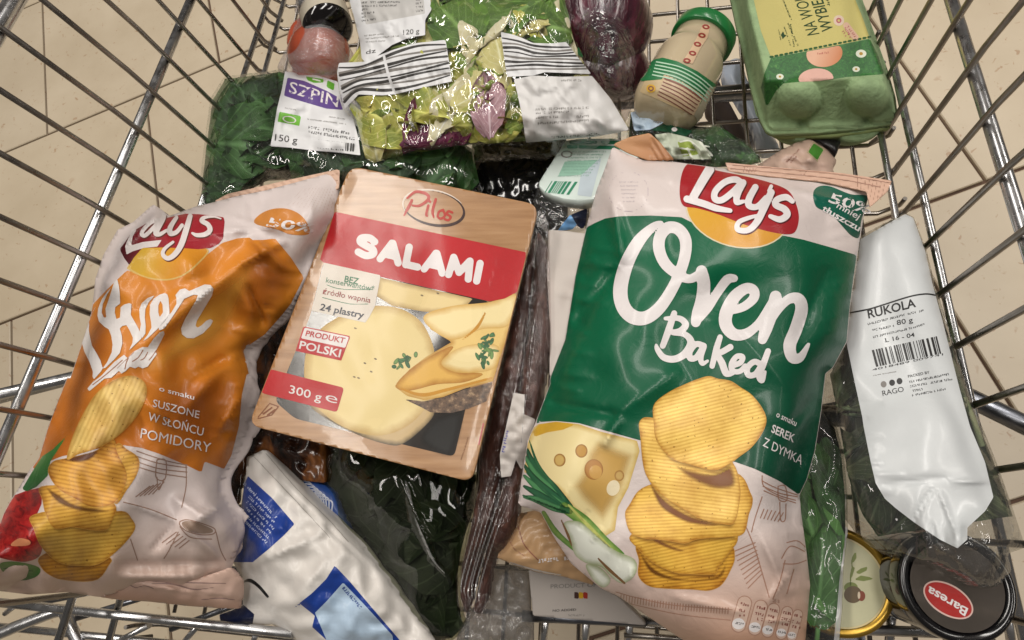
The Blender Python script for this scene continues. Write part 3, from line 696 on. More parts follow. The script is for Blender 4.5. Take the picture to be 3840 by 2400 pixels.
# ================================================================== tomatoes in a thin bag, dark bottle
base = U([(1130, 230)], .02)[0]
tm = thing('tomato_bag', 'thin clear produce bag with orange red tomatoes beside the spinach bag', 'tomato bag', (base[0], base[1], .01))
TOM = pm('#a8482c', .25, var=.18, nscale=18, coat=.3, name='tomato skin')
def ball(name, p, z, r_, mat, parent, sq=.88):
    q = u1(p, z); vs = []; fs = []; n, m_ = 28, 16
    pr = [(r_*math.sin(math.pi*(i+.02)/(m_+.04))*(1+.03*math.sin(5*i)), -r_*sq*math.cos(math.pi*(i+.02)/(m_+.04))) for i in range(m_+1)]
    return lathe(name, pr, q, (.15, .1, 1), mat, parent, n)
for p, z, r_ in ((c('C2', (640, 430))[0], .042, .028), (c('C2', (590, 330))[0], .024, .024), (c('C2', (640, 580))[0], .032, .024)): ball('tomato', p, z, r_, TOM, tm)
Ft = fpoly(c('C2', (470, 140), (560, 0), (620, -60), (820, 260), (850, 400), (830, 620), (700, 660), (560, 620), (400, 600), (300, 560), (380, 380), (430, 240)), True)
pT = Patch(Ft, .036, .04, .03, 14, wob_=[(8, 90, .003)], creases=[(1180, 170, 1000, 260, 10, .005), (1260, 200, 1040, 250, 8, .004), (1120, 100, 1050, 230, 9, .004)])
FILM_P = film('produce bag film', (.93, .9, .9), .9, 45, .16, (1, 3, 1), .14, .12, .7, crinkle=30)
pT.body('film', FILM_P, tm)
bt = thing('dark_bottle', 'dark glass bottle with a pale label behind the salad bag', 'bottle', tuple(u1(c('C2', (720, 120))[0], .03)))
A, B = u1(c('C2', (725, 255))[0], .056), u1(c('C2', (600, -160))[0], .044)
ax = (B-A); LB = ax.length
lathe('bottle_body', [(.004, 0), (.019, .001), (.022, .005), (.022, LB*.75), (.018, LB*.9), (.013, LB)], A, ax, pm('#0d0a0b', .08, var=.1, coat=.6, name='dark bottle glass'), bt, 40)
lathe('bottle_label', [(.0223, LB*.09), (.0223, LB*.30)], A, ax, pm('#b9b09e', .5, name='pale bottle label'), bt, 40, cap=False)
Fc = fpoly(c('C2', (440, 100), (500, 60), (560, 10), (640, -30), (640, -80), (500, -80), (450, 20)), True)
tp = Patch(Fc, .065, .01, .01, 10, wob_=[(4, 50, .002)])
tp.body('film_edge', FILM_P, tm)

# ================================================================== red onions in a bag
on = thing('onion_bag', 'clear plastic bag of dark purple onions beside the mixed salad bag', 'onion bag', tuple(u1((2290, 180), .01)))
k = N('onion skin'); f1 = k.noise(k.pos((9, 2.2, 9), (0, 0, .5)), 14, 4, .6, .6)
k.l(k.ramp(f1, [(.3, lin('#220b15')), (.55, lin('#431826')), (.75, lin('#6a3042'))]), k.b.inputs['Base Color']); k.b.inputs['Roughness'].default_value = .22; k.b.inputs['Coat Weight'].default_value = .4
k.l(k.bump(f1, .4, .003), k.b.inputs['Normal']); ONI = k.m
ball('onion', (2245, 105), .050, .043, ONI, on, .95); ball('onion', (2320, 265), .034, .025, ONI, on); ball('onion', (2200, 270), .036, .03, ONI, on)
Fo = fpoly(c('C3', (1100, -120), (1540, -80), (1650, 120), (1690, 260), (1700, 420), (1690, 600), (1650, 740), (1500, 800), (1300, 700), (1180, 300)), True)
pO = Patch(Fo, .036, .062, .025, 14, wob_=[(6, 70, .0025)], creases=[(2150, 60, 2330, 20, 8, .003), (2180, 140, 2370, 110, 8, .003), (2220, 230, 2360, 330, 9, .004)])
pO.body('film', film('onion bag film', (.9, .88, .9), .5, 30, .07, (1, 3, 1), .015, .08, .6, crinkle=30), on)

# ================================================================== mixed salad bag
Fm = fpoly(c('C2', (850, -160), (880, 40), (930, 200), (965, 330), (955, 480), (800, 508), (778, 560), (800, 720), (832, 878), (900, 900), (940, 1050), (1000, 1320), (1060, 1350), (1250, 1290), (1500, 1250))+c('C3', (250, 1200), (500, 1185), (800, 1165), (1200, 1140), (1650, 1062), (1600, 950), (1480, 780), (1340, 610), (1270, 450), (1210, 330), (1170, 100), (1150, -160)))
pM = Patch(Fm, [(1300, 50, .072), (2300, 480, .082), (1400, 550, .082)], .036, .022, 14, wob_=[(12, 190, .0035), (13, 80, .002)],
           creases=[(1300, 560, 2300, 500, 16, .005), (1760, 20, 1800, 110, 8, .003), (1640, 330, 1700, 500, 10, .003)])
sa = thing('salad_bag', 'clear bag of mixed yellow green lettuce and purple radicchio with striped white labels', 'salad bag', tuple(u1((1700, 280), .06)))
LM = [leafmat('#7d8a34', '#b9b05a', scale=50), leafmat('#566f2c', '#8fa04a', scale=50), leafmat('#a9a45c', '#cfc68e', scale=50), leafmat('#b5ab7e', '#d2cdb0', scale=40), leafmat('#33501f', '#5f7f36', scale=50)]
PUR = [leafmat('#4a0f30', '#6f1f46', scale=60), leafmat('#7a4a5c', '#bb9aa0', scale=70)]
LET = [leaf_mesh('lettuce_leaf', L_, W_, LM[m_], 20+q, .11, .4, 9, 11) for q, (L_, W_, m_) in enumerate([(.055, .044, 0), (.05, .04, 1), (.056, .04, 2), (.05, .024, 3), (.05, .04, 4), (.05, .044, 0), (.046, .04, 2), (.044, .034, 3)])]
RAD = [leaf_mesh('radicchio_leaf', .036, .03, PUR[0], 40, .06, .3, 9, 9), leaf_mesh('radicchio_leaf', .042, .024, PUR[1], 41, .09, .3, 9, 9)]
scatter(LET, Fm, pM, sa, 90, 9, 'leaf', .2, .8, .4, (.8, 1.2), 45, 0, .004, .012)
scatter([LET[q] for q in (0, 2, 3, 5, 6, 7, 0, 2, 1, 4)], Fm, pM, sa, 95, 19, 'leaf', .75, 1.0, .55, (.35, .75), 25, 0, .0008, .005)
def topz(p, patch): return float(patch.zl(np.array([p], float))[0])
for (p, me, rz, sc) in ((c('C3', (110, 1040))[0], RAD[0], .5, 1.75), (c('C3', (20, 1120))[0], RAD[0], 2.2, 1.2), (c('C3', (500, 850))[0], RAD[1], .1, 1.15), (c('C3', (520, 740))[0], RAD[0], 1.6, .55), (c('C3', (-60, 900))[0], LET[0], 1.2, .9),
                     (c('C3', (560, 1060))[0], LET[5], .2, .7), (c('C3', (200, 900))[0], LET[3], 2.6, 1.1), (c('C3', (480, 250))[0], LET[3], 2.9, 1.5), (c('C3', (240, 200))[0], LET[4], .6, 1.2), (c('C3', (700, 130))[0], LET[4], 2.2, 1.3), (c('C3', (960, 220))[0], LET[4], 1.2, 1.2), (c('C3', (1060, 160))[0], LET[3], .4, 1.7), (c('C2', (1180, 980))[0], LET[0], 1, 1.1), (c('C2', (1080, 1100))[0], LET[2], .3, 1), (c('C2', (1500, 720))[0], LET[0], 1.6, 1.1)):
    place(me, p, topz(p, pM)-.004, (random.gauss(0, .15), random.gauss(0, .15), rz), sc, sa, Fm, pM, margin=.0006+.0003*random.random())
pM.body('film', FILM, sa)
Fa = fpoly(c('C2', (880, -120), (890, 20), (930, 160), (970, 330), (985, 470), (1010, 500), (1090, 470), (1230, 365), (1380, 300), (1500, 285), (1500, 160), (1550, 80), (1530, -120)))
pM.decal('label', Fa, paper, sa, 3, 8)
pM.decal('printed_panel', fpoly(c('C2', (960, -60), (1480, -60), (1500, 110), (1020, 200))), pm('#b7b5b2', .45, name='grey nutrition panel'), sa, 4, 8)
smalltext(pM, [c('C2', (985, 20+30*q), (1030+260*(q == 0)+180*(q == 1)+60*(q % 2), 15+28*q)) for q in range(6)]+[c('C2', (1425, 30*q), (1480, 30*q-8)) for q in range(4)], INK, sa, 6, w=6)
smalltext(pM, [c('C2', (1005, 290), (1170, 275)), c('C2', (1010, 315), (1290, 290)), c('C2', (1020, 340), (1170, 330))], INKG, sa, 6, w=5)
pM.text('lettering', '120 g', *c('C2', (1322, 282), (1452, 268)), (0, -19), INK, sa, 6)
pM.text('lettering', 'dz', *c('C2', (1020, 440), (1100, 425)), (0, -17), INK, sa, 6)
Fb = fpoly(c('C2', (800, 510), (1000, 500), (1120, 450), (1250, 400), (1400, 352), (1665, 322), (1690, 480), (1718, 660), (1500, 705), (1260, 762), (1160, 772), (960, 765), (900, 830), (850, 880), (815, 760), (780, 620)), False)
pM.decal('label', Fb, paper, sa, 5, 8)
for q in range(9):
    t = .08+q*.10; top = [(795, 520), (1000, 505), (1250, 405), (1450, 350), (1660, 330)]; bot = [(852, 870), (955, 768), (1180, 770), (1420, 730), (1705, 655)]
    st = [(a[0]+(b[0]-a[0])*t, a[1]+(b[1]-a[1])*t+(10*math.sin(q*2+i*1.7))) for i, (a, b) in enumerate(zip(top, bot))]
    pM.decal('barcode_bar', fand(fstroke([(c('C2', *st), [5+3*(q % 3), 6+6*((q+1) % 2), 5+4*(q % 2)])]), Fb), INKG if q % 3 == 1 else INK, sa, 7, 4)
pM.decal('barcode_gap', fstroke([(c('C2', (1165, 450), (1200, 600), (1255, 760)), 10)]), paper, sa, 8, 6)
Fd = fpoly(c('C3', (600, 258), (700, 280), (780, 310), (860, 348), (1000, 352), (1130, 340), (1230, 470), (1335, 600), (1100, 590), (960, 585), (860, 612), (650, 622), (625, 450)))
pM.decal('label', Fd, paper, sa, 5, 8)
for q in range(8):
    t = .12+q*.105; top = [(600, 262), (860, 350), (1130, 342)]; bot = [(650, 618), (900, 600), (1330, 598)]
    top = [(602, 265), (720, 285), (860, 345), (1000, 355), (1130, 345)]; bot = [(650, 620), (760, 615), (900, 590), (1110, 590), (1330, 598)]
    st = [(a[0]+(b[0]-a[0])*t+6, a[1]+(b[1]-a[1])*t+(6*math.sin(q*1.3+i*2))) for i, (a, b) in enumerate(zip(top, bot))]
    pM.decal('barcode_bar', fand(fstroke([(c('C3', *st), [5+3*(q % 3), 5+4*((q+1) % 2), 5+3*(q % 2)])]), Fd), INKG if q % 3 == 1 else INK, sa, 7, 4)
Fe = fpoly(c('C3', (705, 642), (860, 612), (1100, 622), (1345, 615), (1480, 780), (1640, 1052), (1400, 1105), (1100, 1130), (805, 1155), (775, 950), (740, 780)))
pM.decal('label', Fe, pm('#c9c7c5', .45, var=.03, bump=.2, bscale=40, name='white bag print'), sa, 4, 8)
smalltext(pM, [c('C3', (880, 885), (1310, 872)), c('C3', (885, 915), (1150, 905)), c('C3', (885, 955), (1060, 945)), c('C3', (1215, 945), (1305, 940)), c('C3', (900, 1000), (1310, 975)), c('C3', (1090, 650), (1250, 650)), c('C3', (1000, 1115), (1400, 1085))], INKG, sa, 6, w=7)
pM.decal('printed_corner', fpoly(c('C3', (1215, 320), (1262, 330), (1268, 470), (1225, 440))), foil('#1d5b30'), sa, 4, 8)

# ================================================================== mayonnaise style jar with a green lid
A, B = u1((2478, 440), .062), u1((2650, 118), .052); ax = B-A; LJ = ax.length; axn = ax.normalized()
jr = thing('sauce_jar', 'glass jar of pale cream sauce with a green lid lying on its side', 'jar', tuple(A-Vector((0, 0, .026))))
CREAM = pm('#b6a689', .12, var=.05, coat=.5, name='cream sauce behind glass')
R = .0262
sh = [(.004, -.002), (.017, -.001), (.0225, .003), (.0255, .009), (R*1.02, .016), (R*1.02, .022), (R, .024), (R, LJ*.58), (R*.97, LJ*.63), (R*.90, LJ*.68), (R*.84, LJ*.72), (R*.82, LJ*.77), (R*.81, LJ*.88)]
jb = lathe('glass_body', sh, A, ax, CREAM, jr, 64)
GL = pm('#156b32', .3, var=.08, coat=.3, name='green painted lid')
lathe('lid', [(R*.80, LJ*.855), (R*.91, LJ*.855), (R*.93, LJ*.866), (R*.93, LJ*.96), (R*.90, LJ*.972), (.002, LJ*.975)], A, ax, GL, jr, 64)
from mathutils.bvhtree import BVHTree
class Solid:
    """lays measured print on a turned body (prints follow the body's own surface)"""
    def __init__(s, objs):
        vs, fs = [], []
        for o in objs:
            b = len(vs); vs += [v.co.copy() for v in o.data.vertices]; fs += [tuple(b+q for q in p.vertices) for p in o.data.polygons]
        s.t = BVHTree.FromPolygons(vs, fs); s.F = None
    def hit(s, P):
        out = []; nn = []
        for d in rays(P):
            h = s.t.ray_cast(Vector((0, 0, CAMZ)), Vector(d).normalized()); out.append(h[0]); nn.append(h[1])
        return out, nn
    def put(s, name, V, T, mat, parent, k):
        H, Nn = s.hit(V); ok = [h is not None for h in H]
        vs = [h+n*(.0002+.0001*k) if h is not None else (0, 0, 0) for h, n in zip(H, Nn)]
        T = [t for t in T if all(ok[q] for q in t)]
        used = sorted({q for t in T for q in t}); mp = {q: i for i, q in enumerate(used)}
        if not T: return None
        return mk(name, [vs[q] for q in used], [tuple(mp[q] for q in t) for t in T], mat, parent, uv=np.array([V[q] for q in used])/1000.)
    def decal(s, name, F, mat, parent, k=1, sd=6):
        V, T = march(F, sd); return s.put(name, V, [(a, d, b) for a, b, d in T], mat, parent, k)
    def text(s, name, body, p0, p1, up, mat, parent, k=3, bold=0, cap=.729):
        V, T = textmesh(body, bold); x0, x1 = V[:, 0].min(), V[:, 0].max(); p0 = np.array(p0, float); e = (np.array(p1)-p0)/(x1-x0)
        return s.put(name, p0+(V[:, :1]-x0)*e+V[:, 1:2]*np.array(up, float)/cap, T, mat, parent, k)
sj = Solid([jb])
lb = lambda *p: c('C4', *p)
sj.decal('label', fpoly(lb((280, 610), (345, 485), (420, 478), (600, 540), (740, 620), (830, 710), (740, 960), (640, 930), (480, 860), (330, 790), (215, 745))), pm('#b9a37c', .4, name='kraft label'), jr, 1)
sj.decal('label_band', fpoly(lb((250, 560), (330, 485), (400, 470), (520, 500), (680, 580), (850, 700), (800, 900), (690, 850), (730, 780), (600, 690), (410, 608), (395, 645), (220, 660)), False), pm('#1d6a3c', .4, name='green label print'), jr, 2)
sj.decal('label_panel', fpoly(lb((420, 605), (560, 665), (700, 760), (725, 790), (645, 935), (540, 860), (355, 790))), pm('#c2a98a', .4, name='beige label print'), jr, 2)
LW = pm('#a9c9ae', .5, name='pale green ink'); BR = pm('#7a4a3c', .5, name='brown ink')
for q in range(5): sj.decal('small_print', fstroke([(lb((350-q*8, 505+q*26), (530-q*8, 545+q*27), (680-q*10, 620+q*28), (800-q*14, 715+q*26)), 5)]), LW, jr, 4, 4)
for q in range(6): sj.decal('small_print', fstroke([(lb((415-q*11, 640+q*25), (560-q*14, 700+q*27), (710-q*16, 800+q*25)), 4 if q else 6)]), BR, jr, 4, 4)
sj.decal('barcode_panel', fpoly(lb((770, 710), (835, 700), (800, 800), (690, 990), (650, 930))), pm('#a9a08a', .45, name='pale barcode panel'), jr, 3)
sj.decal('round_mark', fell(*lb((308, 718))[0], 17, 15), pm('#c79a2c', .45, name='yellow mark'), jr, 3, 4)
sj.decal('round_mark', fnot(fell(*lb((308, 718))[0], 11, 9), fell(*lb((308, 718))[0], 6, 5)), BR, jr, 4, 3)
sj2 = Solid([jb]+[o for o in bpy.data.objects if o.name == 'lid'])
sj2.decal('seal_strip', fpoly(lb((725, 200), (785, 205), (760, 310), (700, 400), (640, 520), (560, 500), (620, 410), (680, 300))), pm('#c9ab8a', .35, var=.05, name='clear seal strip'), jr, 2, 5)
for p in ((748, 222), (715, 292), (680, 362), (640, 435), (595, 495)):
    q = lb(p)[0]; sj2.decal('seal_mark', fnot(fell(*q, 14, 9, 10), fell(*q, 7, 4, 10)), pm('#8e3226', .4, name='red ink'), jr, 4, 3)

# ================================================================== egg carton
EG = pm('#8ca478', .8, var=.14, bump=.5, bscale=300, nscale=90, name='green pulp board')
EGL = pm('#8b9a62', .7, var=.06, bump=.2, bscale=400, name='light pulp rim')
ec = thing('egg_carton', 'green egg carton with a yellow paper top standing at the side wall of the cart', 'egg carton', tuple(u1((3080, 300), .02)))
Fr = fpoly(c('C5', (-20, -420), (80, 0), (120, 190), (170, 380), (225, 640), (290, 850), (330, 925), (370, 945), (700, 935), (1000, 905), (1230, 870), (1262, 840), (1245, 690), (1190, 500), (1110, 280), (1010, 0), (900, -420)))
eye = [c('C5', (560, 700))[0], c('C5', (1045, 680))[0]]
def lidz(P, f):
    dep = -f; right = P[:, 0] > c('C5', (640, 0))[0][0]+(P[:, 1]-0)*.2; side = np.clip((dep-6)/np.where(right, 20., 58.), 0, 1); z = .036*side*side*(3-2*side)
    yfront = c('C5', (0, 560))[0][1]-(P[:, 0]-c('C5', (700, 0))[0][0])*.02
    t = np.clip((c('C5', (0, 900))[0][1]-18-P[:, 1])/(c('C5', (0, 900))[0][1]-18-yfront), 0, 1)
    zf = .004+.032*t
    z = np.minimum(z, np.where(t < 1, zf, .036))
    for e in eye:
        d2 = ((P[:, 0]-e[0])/84.)**2+((P[:, 1]-e[1])/76.)**2; z = z+.0135*np.sqrt(np.clip(1-d2, 0, 1))*np.clip(side*1.3, 0, 1)
    notch = c('C5', (590, 890))[0], c('C5', (1040, 870))[0]
    for e in notch: z -= .006*np.exp(-(((P[:, 0]-e[0])/14.)**2+((P[:, 1]-e[1])/22.)**2))
    return np.maximum(z, 0)
pE = Patch(Fr, [(2750, 0, .030), (3250, 0, .030), (3000, 500, .034)], 0, 0, 8, extra=lidz, thick=.004)
pE.body('lid', EG, ec)
Fr2 = fpoly(c('C5', (0, -420), (100, 0), (240, 640), (310, 860), (350, 945), (420, 965), (640, 960), (800, 960), (1000, 935), (1215, 905), (1225, 850), (1190, 640), (980, 0), (880, -420)))
pE2 = Patch(Fr2, [(2750, 0, .026), (3250, 0, .026), (3000, 500, .029)], 0, .010, 14, thick=.003)
pE2.body('base', EGL, ec)
for q in (c('C5', (560, 800))[0], c('C5', (960, 800))[0]): lathe('egg_cup', [(.010, -.020), (.017, -.018), (.022, -.008), (.023, 0)], tuple(u1(q, .026)), (0, 0, 1), EG, ec, 28)
# printed sleeve
Fy = fpoly(c('C5', (232, -300), (240, 0), (290, 220), (362, 408), (500, 380), (700, 345), (900, 305), (1062, 270), (1010, 120), (960, 0), (900, -300)))
pE.decal('paper_sleeve', Fy, pm('#b3a862', .6, var=.04, bump=.1, bscale=200, name='yellow printed paper'), ec, 2, 8)
Fg = fpoly(c('C5', (362, 410), (700, 348), (1062, 275), (1120, 390), (1165, 525), (900, 545), (700, 575), (560, 580), (450, 590), (400, 640), (330, 760), (290, 620), (315, 520)))
k = N('printed grass'); f1 = k.noise(k.uv(), 60, 4, .7, 1.5); k.l(k.ramp(f1, [(.35, lin('#1d4a20')), (.6, lin('#2f6a2c')), (.75, lin('#5b8a45'))]), k.b.inputs['Base Color']); k.b.inputs['Roughness'].default_value = .55
pE.decal('printed_grass', Fg, k.m, ec, 2, 8)
EGP = foil('#cfa48a', .5, '#b97a55', (3070, 180), (3150, 210))
pE.decal('printed_egg', fand(fell(*c('C5', (740, 380))[0], 68, 50, -8), fpoly(c('C5', (300, 425), (700, 350), (1062, 283), (1200, 600), (300, 600)))), EGP, ec, 4, 6)
pE.decal('printed_egg', fand(fell(*c('C5', (680, 560))[0], 66, 40, -4), Fg), foil('#d0a597', .5), ec, 4, 6)
smalltext(pE, [c('C5', (690, 380), (770, 372))], pm('#a5584a', .5, name='faded red ink'), ec, 6, w=6)
for p in ((1000, 380), (965, 490), (425, 543)):
    q = c('C5', p)[0]; rr = 20 if p[0] == 1000 else 14
    pE.decal('printed_daisy', fell(*q, rr, rr*.75), foil('#cfd2c0', .55), ec, 4, 4); pE.decal('printed_daisy', fell(*q, rr*.35, rr*.3), foil('#a9853a', .55), ec, 5, 3)
st = []
for t in np.linspace(0, 1, 21):
    a = np.array(c('C5', (365, 402))[0]); b = np.array(c('C5', (1058, 262))[0]); m_ = a+(b-a)*t; e = (b-a)/np.linalg.norm(b-a); st.append(([tuple(m_-e*4), tuple(m_+e*4)], 8))
pE.decal('perforation', fstroke(st), foil('#26512a', .55), ec, 5, 4)
GI = foil('#1f3d1d', .55)
pE.text('lettering', 'NA WOLNYM', *c('C5', (705, 238), (555, -175)), (-48, 8), GI, ec, 5, 0)
pE.text('lettering', 'WYBIEGU', *c('C5', (806, 212), (690, -110)), (-46, 8), GI, ec, 5, 0.006)
smalltext(pE, [c('C5', (505, 140), (440, -20)), c('C5', (525, 330), (500, 170)), c('C5', (555, 325), (480, 165))], GI, ec, 5, w=5)
smalltext(pE, [c('C5', (770, 40), (755, -40))], GI, ec, 5, w=9)
pE.decal('printed_crown', fpoly(c('C5', (430, 250), (450, 215), (455, 245), (475, 250), (455, 265), (440, 285), (440, 262))), GI, ec, 5, 4)
smalltext(pE, [c('C5', (415, 205), (430, 280)), c('C5', (455, 190), (500, 320))], GI, ec, 5, w=4)
PK = foil('#a8575f', .55)
pE.decal('round_mark', fnot(fell(*c('C5', (842, 145))[0], 20, 20), fell(*c('C5', (842, 145))[0], 6, 6)), foil('#c9b3a0', .55), ec, 5, 4)
pE.decal('round_mark', fnot(fell(*c('C5', (842, 145))[0], 10, 10), fell(*c('C5', (842, 145))[0], 5, 5)), PK, ec, 6, 3)
pE.decal('stamp', fstroke([(c('C5', (895, 180), (960, 265)), 24)]), foil('#c7a48c', .55), ec, 5, 4)
smalltext(pE, [c('C5', (885, 195), (925, 262)), c('C5', (905, 185), (960, 262)), c('C5', (870, 220), (900, 262))], PK, ec, 6, w=7)

# ================================================================== things wedged in the middle
def loc(p, z): return tuple(u1(p, z))
# black tray under the salad bag
bk = thing('black_tray', 'black plastic food tray under clear film below the salad bag', 'tray', loc((1950, 700), .03))
Fk = fpoly(c('C3', (290, 1260), (450, 1120), (900, 1060), (1150, 1120), (1080, 1200), (1150, 1400), (1130, 1900), (650, 1900), (420, 1560), (300, 1480)))  # lower part of the tray added to darken the gap
pK = Patch(Fk, .052, .006, .0, 12, thick=.022, wob_=[(5, 90, .002)])
pK.body('tray', pm('#0c0b0c', .12, var=.2, bump=.25, bscale=30, coat=.6, name='black glossy plastic'), bk)
pK.decal('tray_edge', fstroke([(c('C3', (440, 1290), (380, 1400), (335, 1490)), 12)]), pm('#8b7d6c', .3, name='dull clear rim'), bk, 2, 6)
# pale lettuce pack peeping out beneath the tray
lt = thing('lettuce_pack', 'pale green lettuce head in clear film under the green printed label card', 'lettuce', loc((1960, 720), .02))
Fq = fpoly(c('C3', (600, 1480), (760, 1440), (900, 1380), (1000, 1420), (960, 1560), (800, 1640), (620, 1600)), True)
pQ = Patch(Fq, .04, .016, .02, 14)
scatter(LET, Fq, pQ, lt, 22, 31, 'leaf', .2, 1, .4, (.7, 1.0), 14)
pQ.body('film', FILM_H, lt)
# card label tray with green print
Fc = fpoly(c('L5', (335, 42), (420, 30), (600, 30), (760, 60), (700, 300), (480, 375), (420, 385), (330, 372), (255, 350), (205, 325), (178, 290), (200, 250)))
cd = thing('labelled_tray', 'film wrapped tray with a white and green printed label behind the green crisp bag', 'tray', loc((2130, 640), .03))
pC = Patch(Fc, [(2120, 530, .070), (2300, 560, .072), (2100, 740, .078)], 0, 0, 12, thick=.012)
pC.body('label_card', pm('#c6d2cc', .3, var=.03, coat=.4, name='white coated card'), cd)
GP = foil('#2c7a5a', .4); 
for a, b, w in (((365, 52), (480, 52), 13), ((490, 50), (505, 50), 12), ((545, 50), (640, 52), 13), ((350, 76), (395, 76), 13), ((415, 77), (640, 82), 13)):
    pC.decal('printed_bar', fstroke([(c('L5', a, b), w)]), GP, cd, 2, 5)
pC.decal('printed_panel', fpoly(c('L5', (330, 160), (520, 150), (470, 230), (290, 245))), foil('#8fb8a4', .4), cd, 1, 8)
pC.decal('printed_panel', fpoly(c('L5', (420, 240), (540, 130), (480, 360), (400, 350))), foil('#b3bfc6', .4), cd, 2, 8)
smalltext(pC, [c('L5', (370-q*10, 105+q*17), (560-q*12, 103+q*17)) for q in range(9)], pm('#7fa493', .5, name='pale green grey ink'), cd, 4, w=5)
pC.decal('round_mark', fnot(fell(*c('L5', (340, 118))[0], 22, 14), fell(*c('L5', (340, 118))[0], 16, 9)), INKG, cd, 4, 4)
bars(pC, 'barcode', *c('L5', (255, 270), (420, 275), (215, 335), (370, 350)), 8, GP, cd, 8, 4)
pQ2 = Patch(fpoly(c('L5', (178, 290), (255, 352), (420, 388), (500, 375), (480, 440), (440, 540), (260, 560), (170, 520), (150, 380))), .062, .008, .01, 12, wob_=[(3, 60, .003)])
pQ2.body('film', FILM_H, cd)
pQ2.decal('painted_blue_reflex', fpoly(c('R4', (590, 250), (665, 155), (700, 215), (660, 260))), foil('#6fa0d0', .2), cd, 1, 8)  # blue reflection painted on the film as a flat patch
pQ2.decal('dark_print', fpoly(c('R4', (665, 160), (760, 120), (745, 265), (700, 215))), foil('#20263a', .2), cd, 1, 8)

# herb pack, pink paper pack and others behind the green crisp bag
hp = thing('herb_bag', 'crumpled clear bag of dark green herbs with lime print beneath the sauce jar', 'herb bag', loc((2650, 560), .02))
Fh = fpoly(c('C4', (120, 900), (300, 900), (520, 960), (680, 1030), (740, 1010), (880, 1000), (920, 1090), (1060, 1130), (1200, 1250), (1220, 1330), (1100, 1360), (700, 1380), (300, 1400), (100, 1200)))
pH = Patch(Fh, .048, .018, .03, 12, wob_=[(7, 60, .004)], creases=[(2640, 480, 2660, 600, 8, .005), (2690, 470, 2700, 600, 8, .005)])
scatter(SPIN, Fh, pH, hp, 40, 14, 'leaf', .1, .7, .4, (.6, .9), 30)
for q, p in enumerate(((1000, 1180), (1080, 1230), (1120, 1290), (980, 1260))): place(SPIN[q], c('C4', p)[0], .056, (.1, .1, q*1.2), .9, hp, Fh, pH)
pH.body('film', film('crackly film', (.94, .95, .93), 1.0, 70, .09, (3, 1, 1), .01, .05, .6), hp)
pH.decal('label', fpoly(c('C4', (140, 910), (240, 895), (440, 970), (380, 1010), (300, 1050), (170, 1060))), foil('#b4c6d6', .35), hp, 2, 6)
bars(pH, 'barcode', *c('C4', (190, 905), (420, 985), (180, 950), (380, 1005)), 9, INKG, hp, 5, 4)
pH.decal('printed_panel', fpoly(c('C4', (300, 1055), (420, 1000), (640, 1060), (590, 1105), (450, 1070))), foil('#12402a', .3), hp, 3, 6)
pH.decal('printed_panel', fpoly(c('C4', (330, 1090), (450, 1075), (600, 1110), (720, 1150), (800, 1290), (480, 1290))), foil('#b9c0ad', .35), hp, 2, 6)
pH.decal('printed_panel', fpoly(c('C4', (520, 1150), (620, 1135), (690, 1250), (560, 1270))), foil('#8fa04a', .35), hp, 3, 6)
pH.decal('printed_lettering', fstroke([(c('C4', (540, 1150), (620, 1140), (680, 1200), (720, 1290)), 6), (c('C4', (540, 1200), (660, 1215)), 6), (c('C4', (500, 1260), (600, 1250)), 6), (c('C4', (600, 1200), (640, 1290)), 7), (c('C4', (700, 1150), (800, 1260)), 7), (c('C4', (740, 1180), (780, 1190)), 5)]), foil('#d3d6c8', .35), hp, 5, 4)
pH.decal('round_mark', fell(*c('C4', (495, 1048))[0], 11, 8), WH, hp, 5, 4)
pp = thing('paper_pack', 'pinkish beige pack with a small green square mark beneath the egg carton', 'pack', loc((3000, 600), .01))
Fp = fpoly(c('C5', (200, 1210), (300, 1150), (420, 1070), (540, 1010), (640, 985), (760, 1060), (830, 1140), (800, 1200), (840, 1300), (500, 1400), (200, 1350)))
pP = Patch(Fp, .022, .022, .015, 12, wob_=[(9, 60, .004)])
pP.body('wrapper', pm('#b4998a', .4, var=.08, bump=.2, bscale=90, name='pink beige wrapper'), pp)
pP.decal('leaf_emblem', fpoly(c('C5', (625, 1075), (665, 1015), (735, 1060), (690, 1135))), foil('#3f7a2a', .4), pp, 2, 6)
pP.decal('leaf_emblem', fnot(fpoly(c('C5', (612, 1078), (660, 1000), (748, 1058), (692, 1150))), fpoly(c('C5', (625, 1075), (665, 1015), (735, 1060), (690, 1135)))), foil('#a99c7c', .4), pp, 1, 5)
smalltext(pP, [c('C5', (470, 1150), (560, 1060)), c('C5', (500, 1150), (540, 1110))], BR, pp, 3, w=5)
bx = thing('dark_pouch', 'small black pouch wedged under the egg carton', 'pouch', loc((3130, 550), .004))
Patch(fpoly(c('C5', (620, 980), (700, 960), (860, 1000), (820, 1110), (770, 1070), (700, 1010))), .020, .006, .016, 10, thick=.006).body('pouch', pm('#141216', .35, name='black pouch'), bx)

# white carton behind the green bag
wc = thing('white_carton', 'plain white folded carton between the dried sausage and the green crisp bag', 'carton', loc((2130, 1100), .04))
Fw = fpoly(c('R4', (538, 245), (640, 250), (800, 275), (800, 900), (640, 1000), (545, 1085), (548, 800), (530, 500)))
pW = Patch(Fw, [(2060, 870, .074), (2200, 870, .074), (2080, 1400, .082)], 0, 0, 12, thick=.02, wob_=[(4, 220, .0015)], creases=[(2060, 1090, 2180, 1120, 14, .0015)])
pW.body('carton', pm('#c4bbb3', .5, var=.03, bump=.1, bscale=50, name='off white card'), wc)

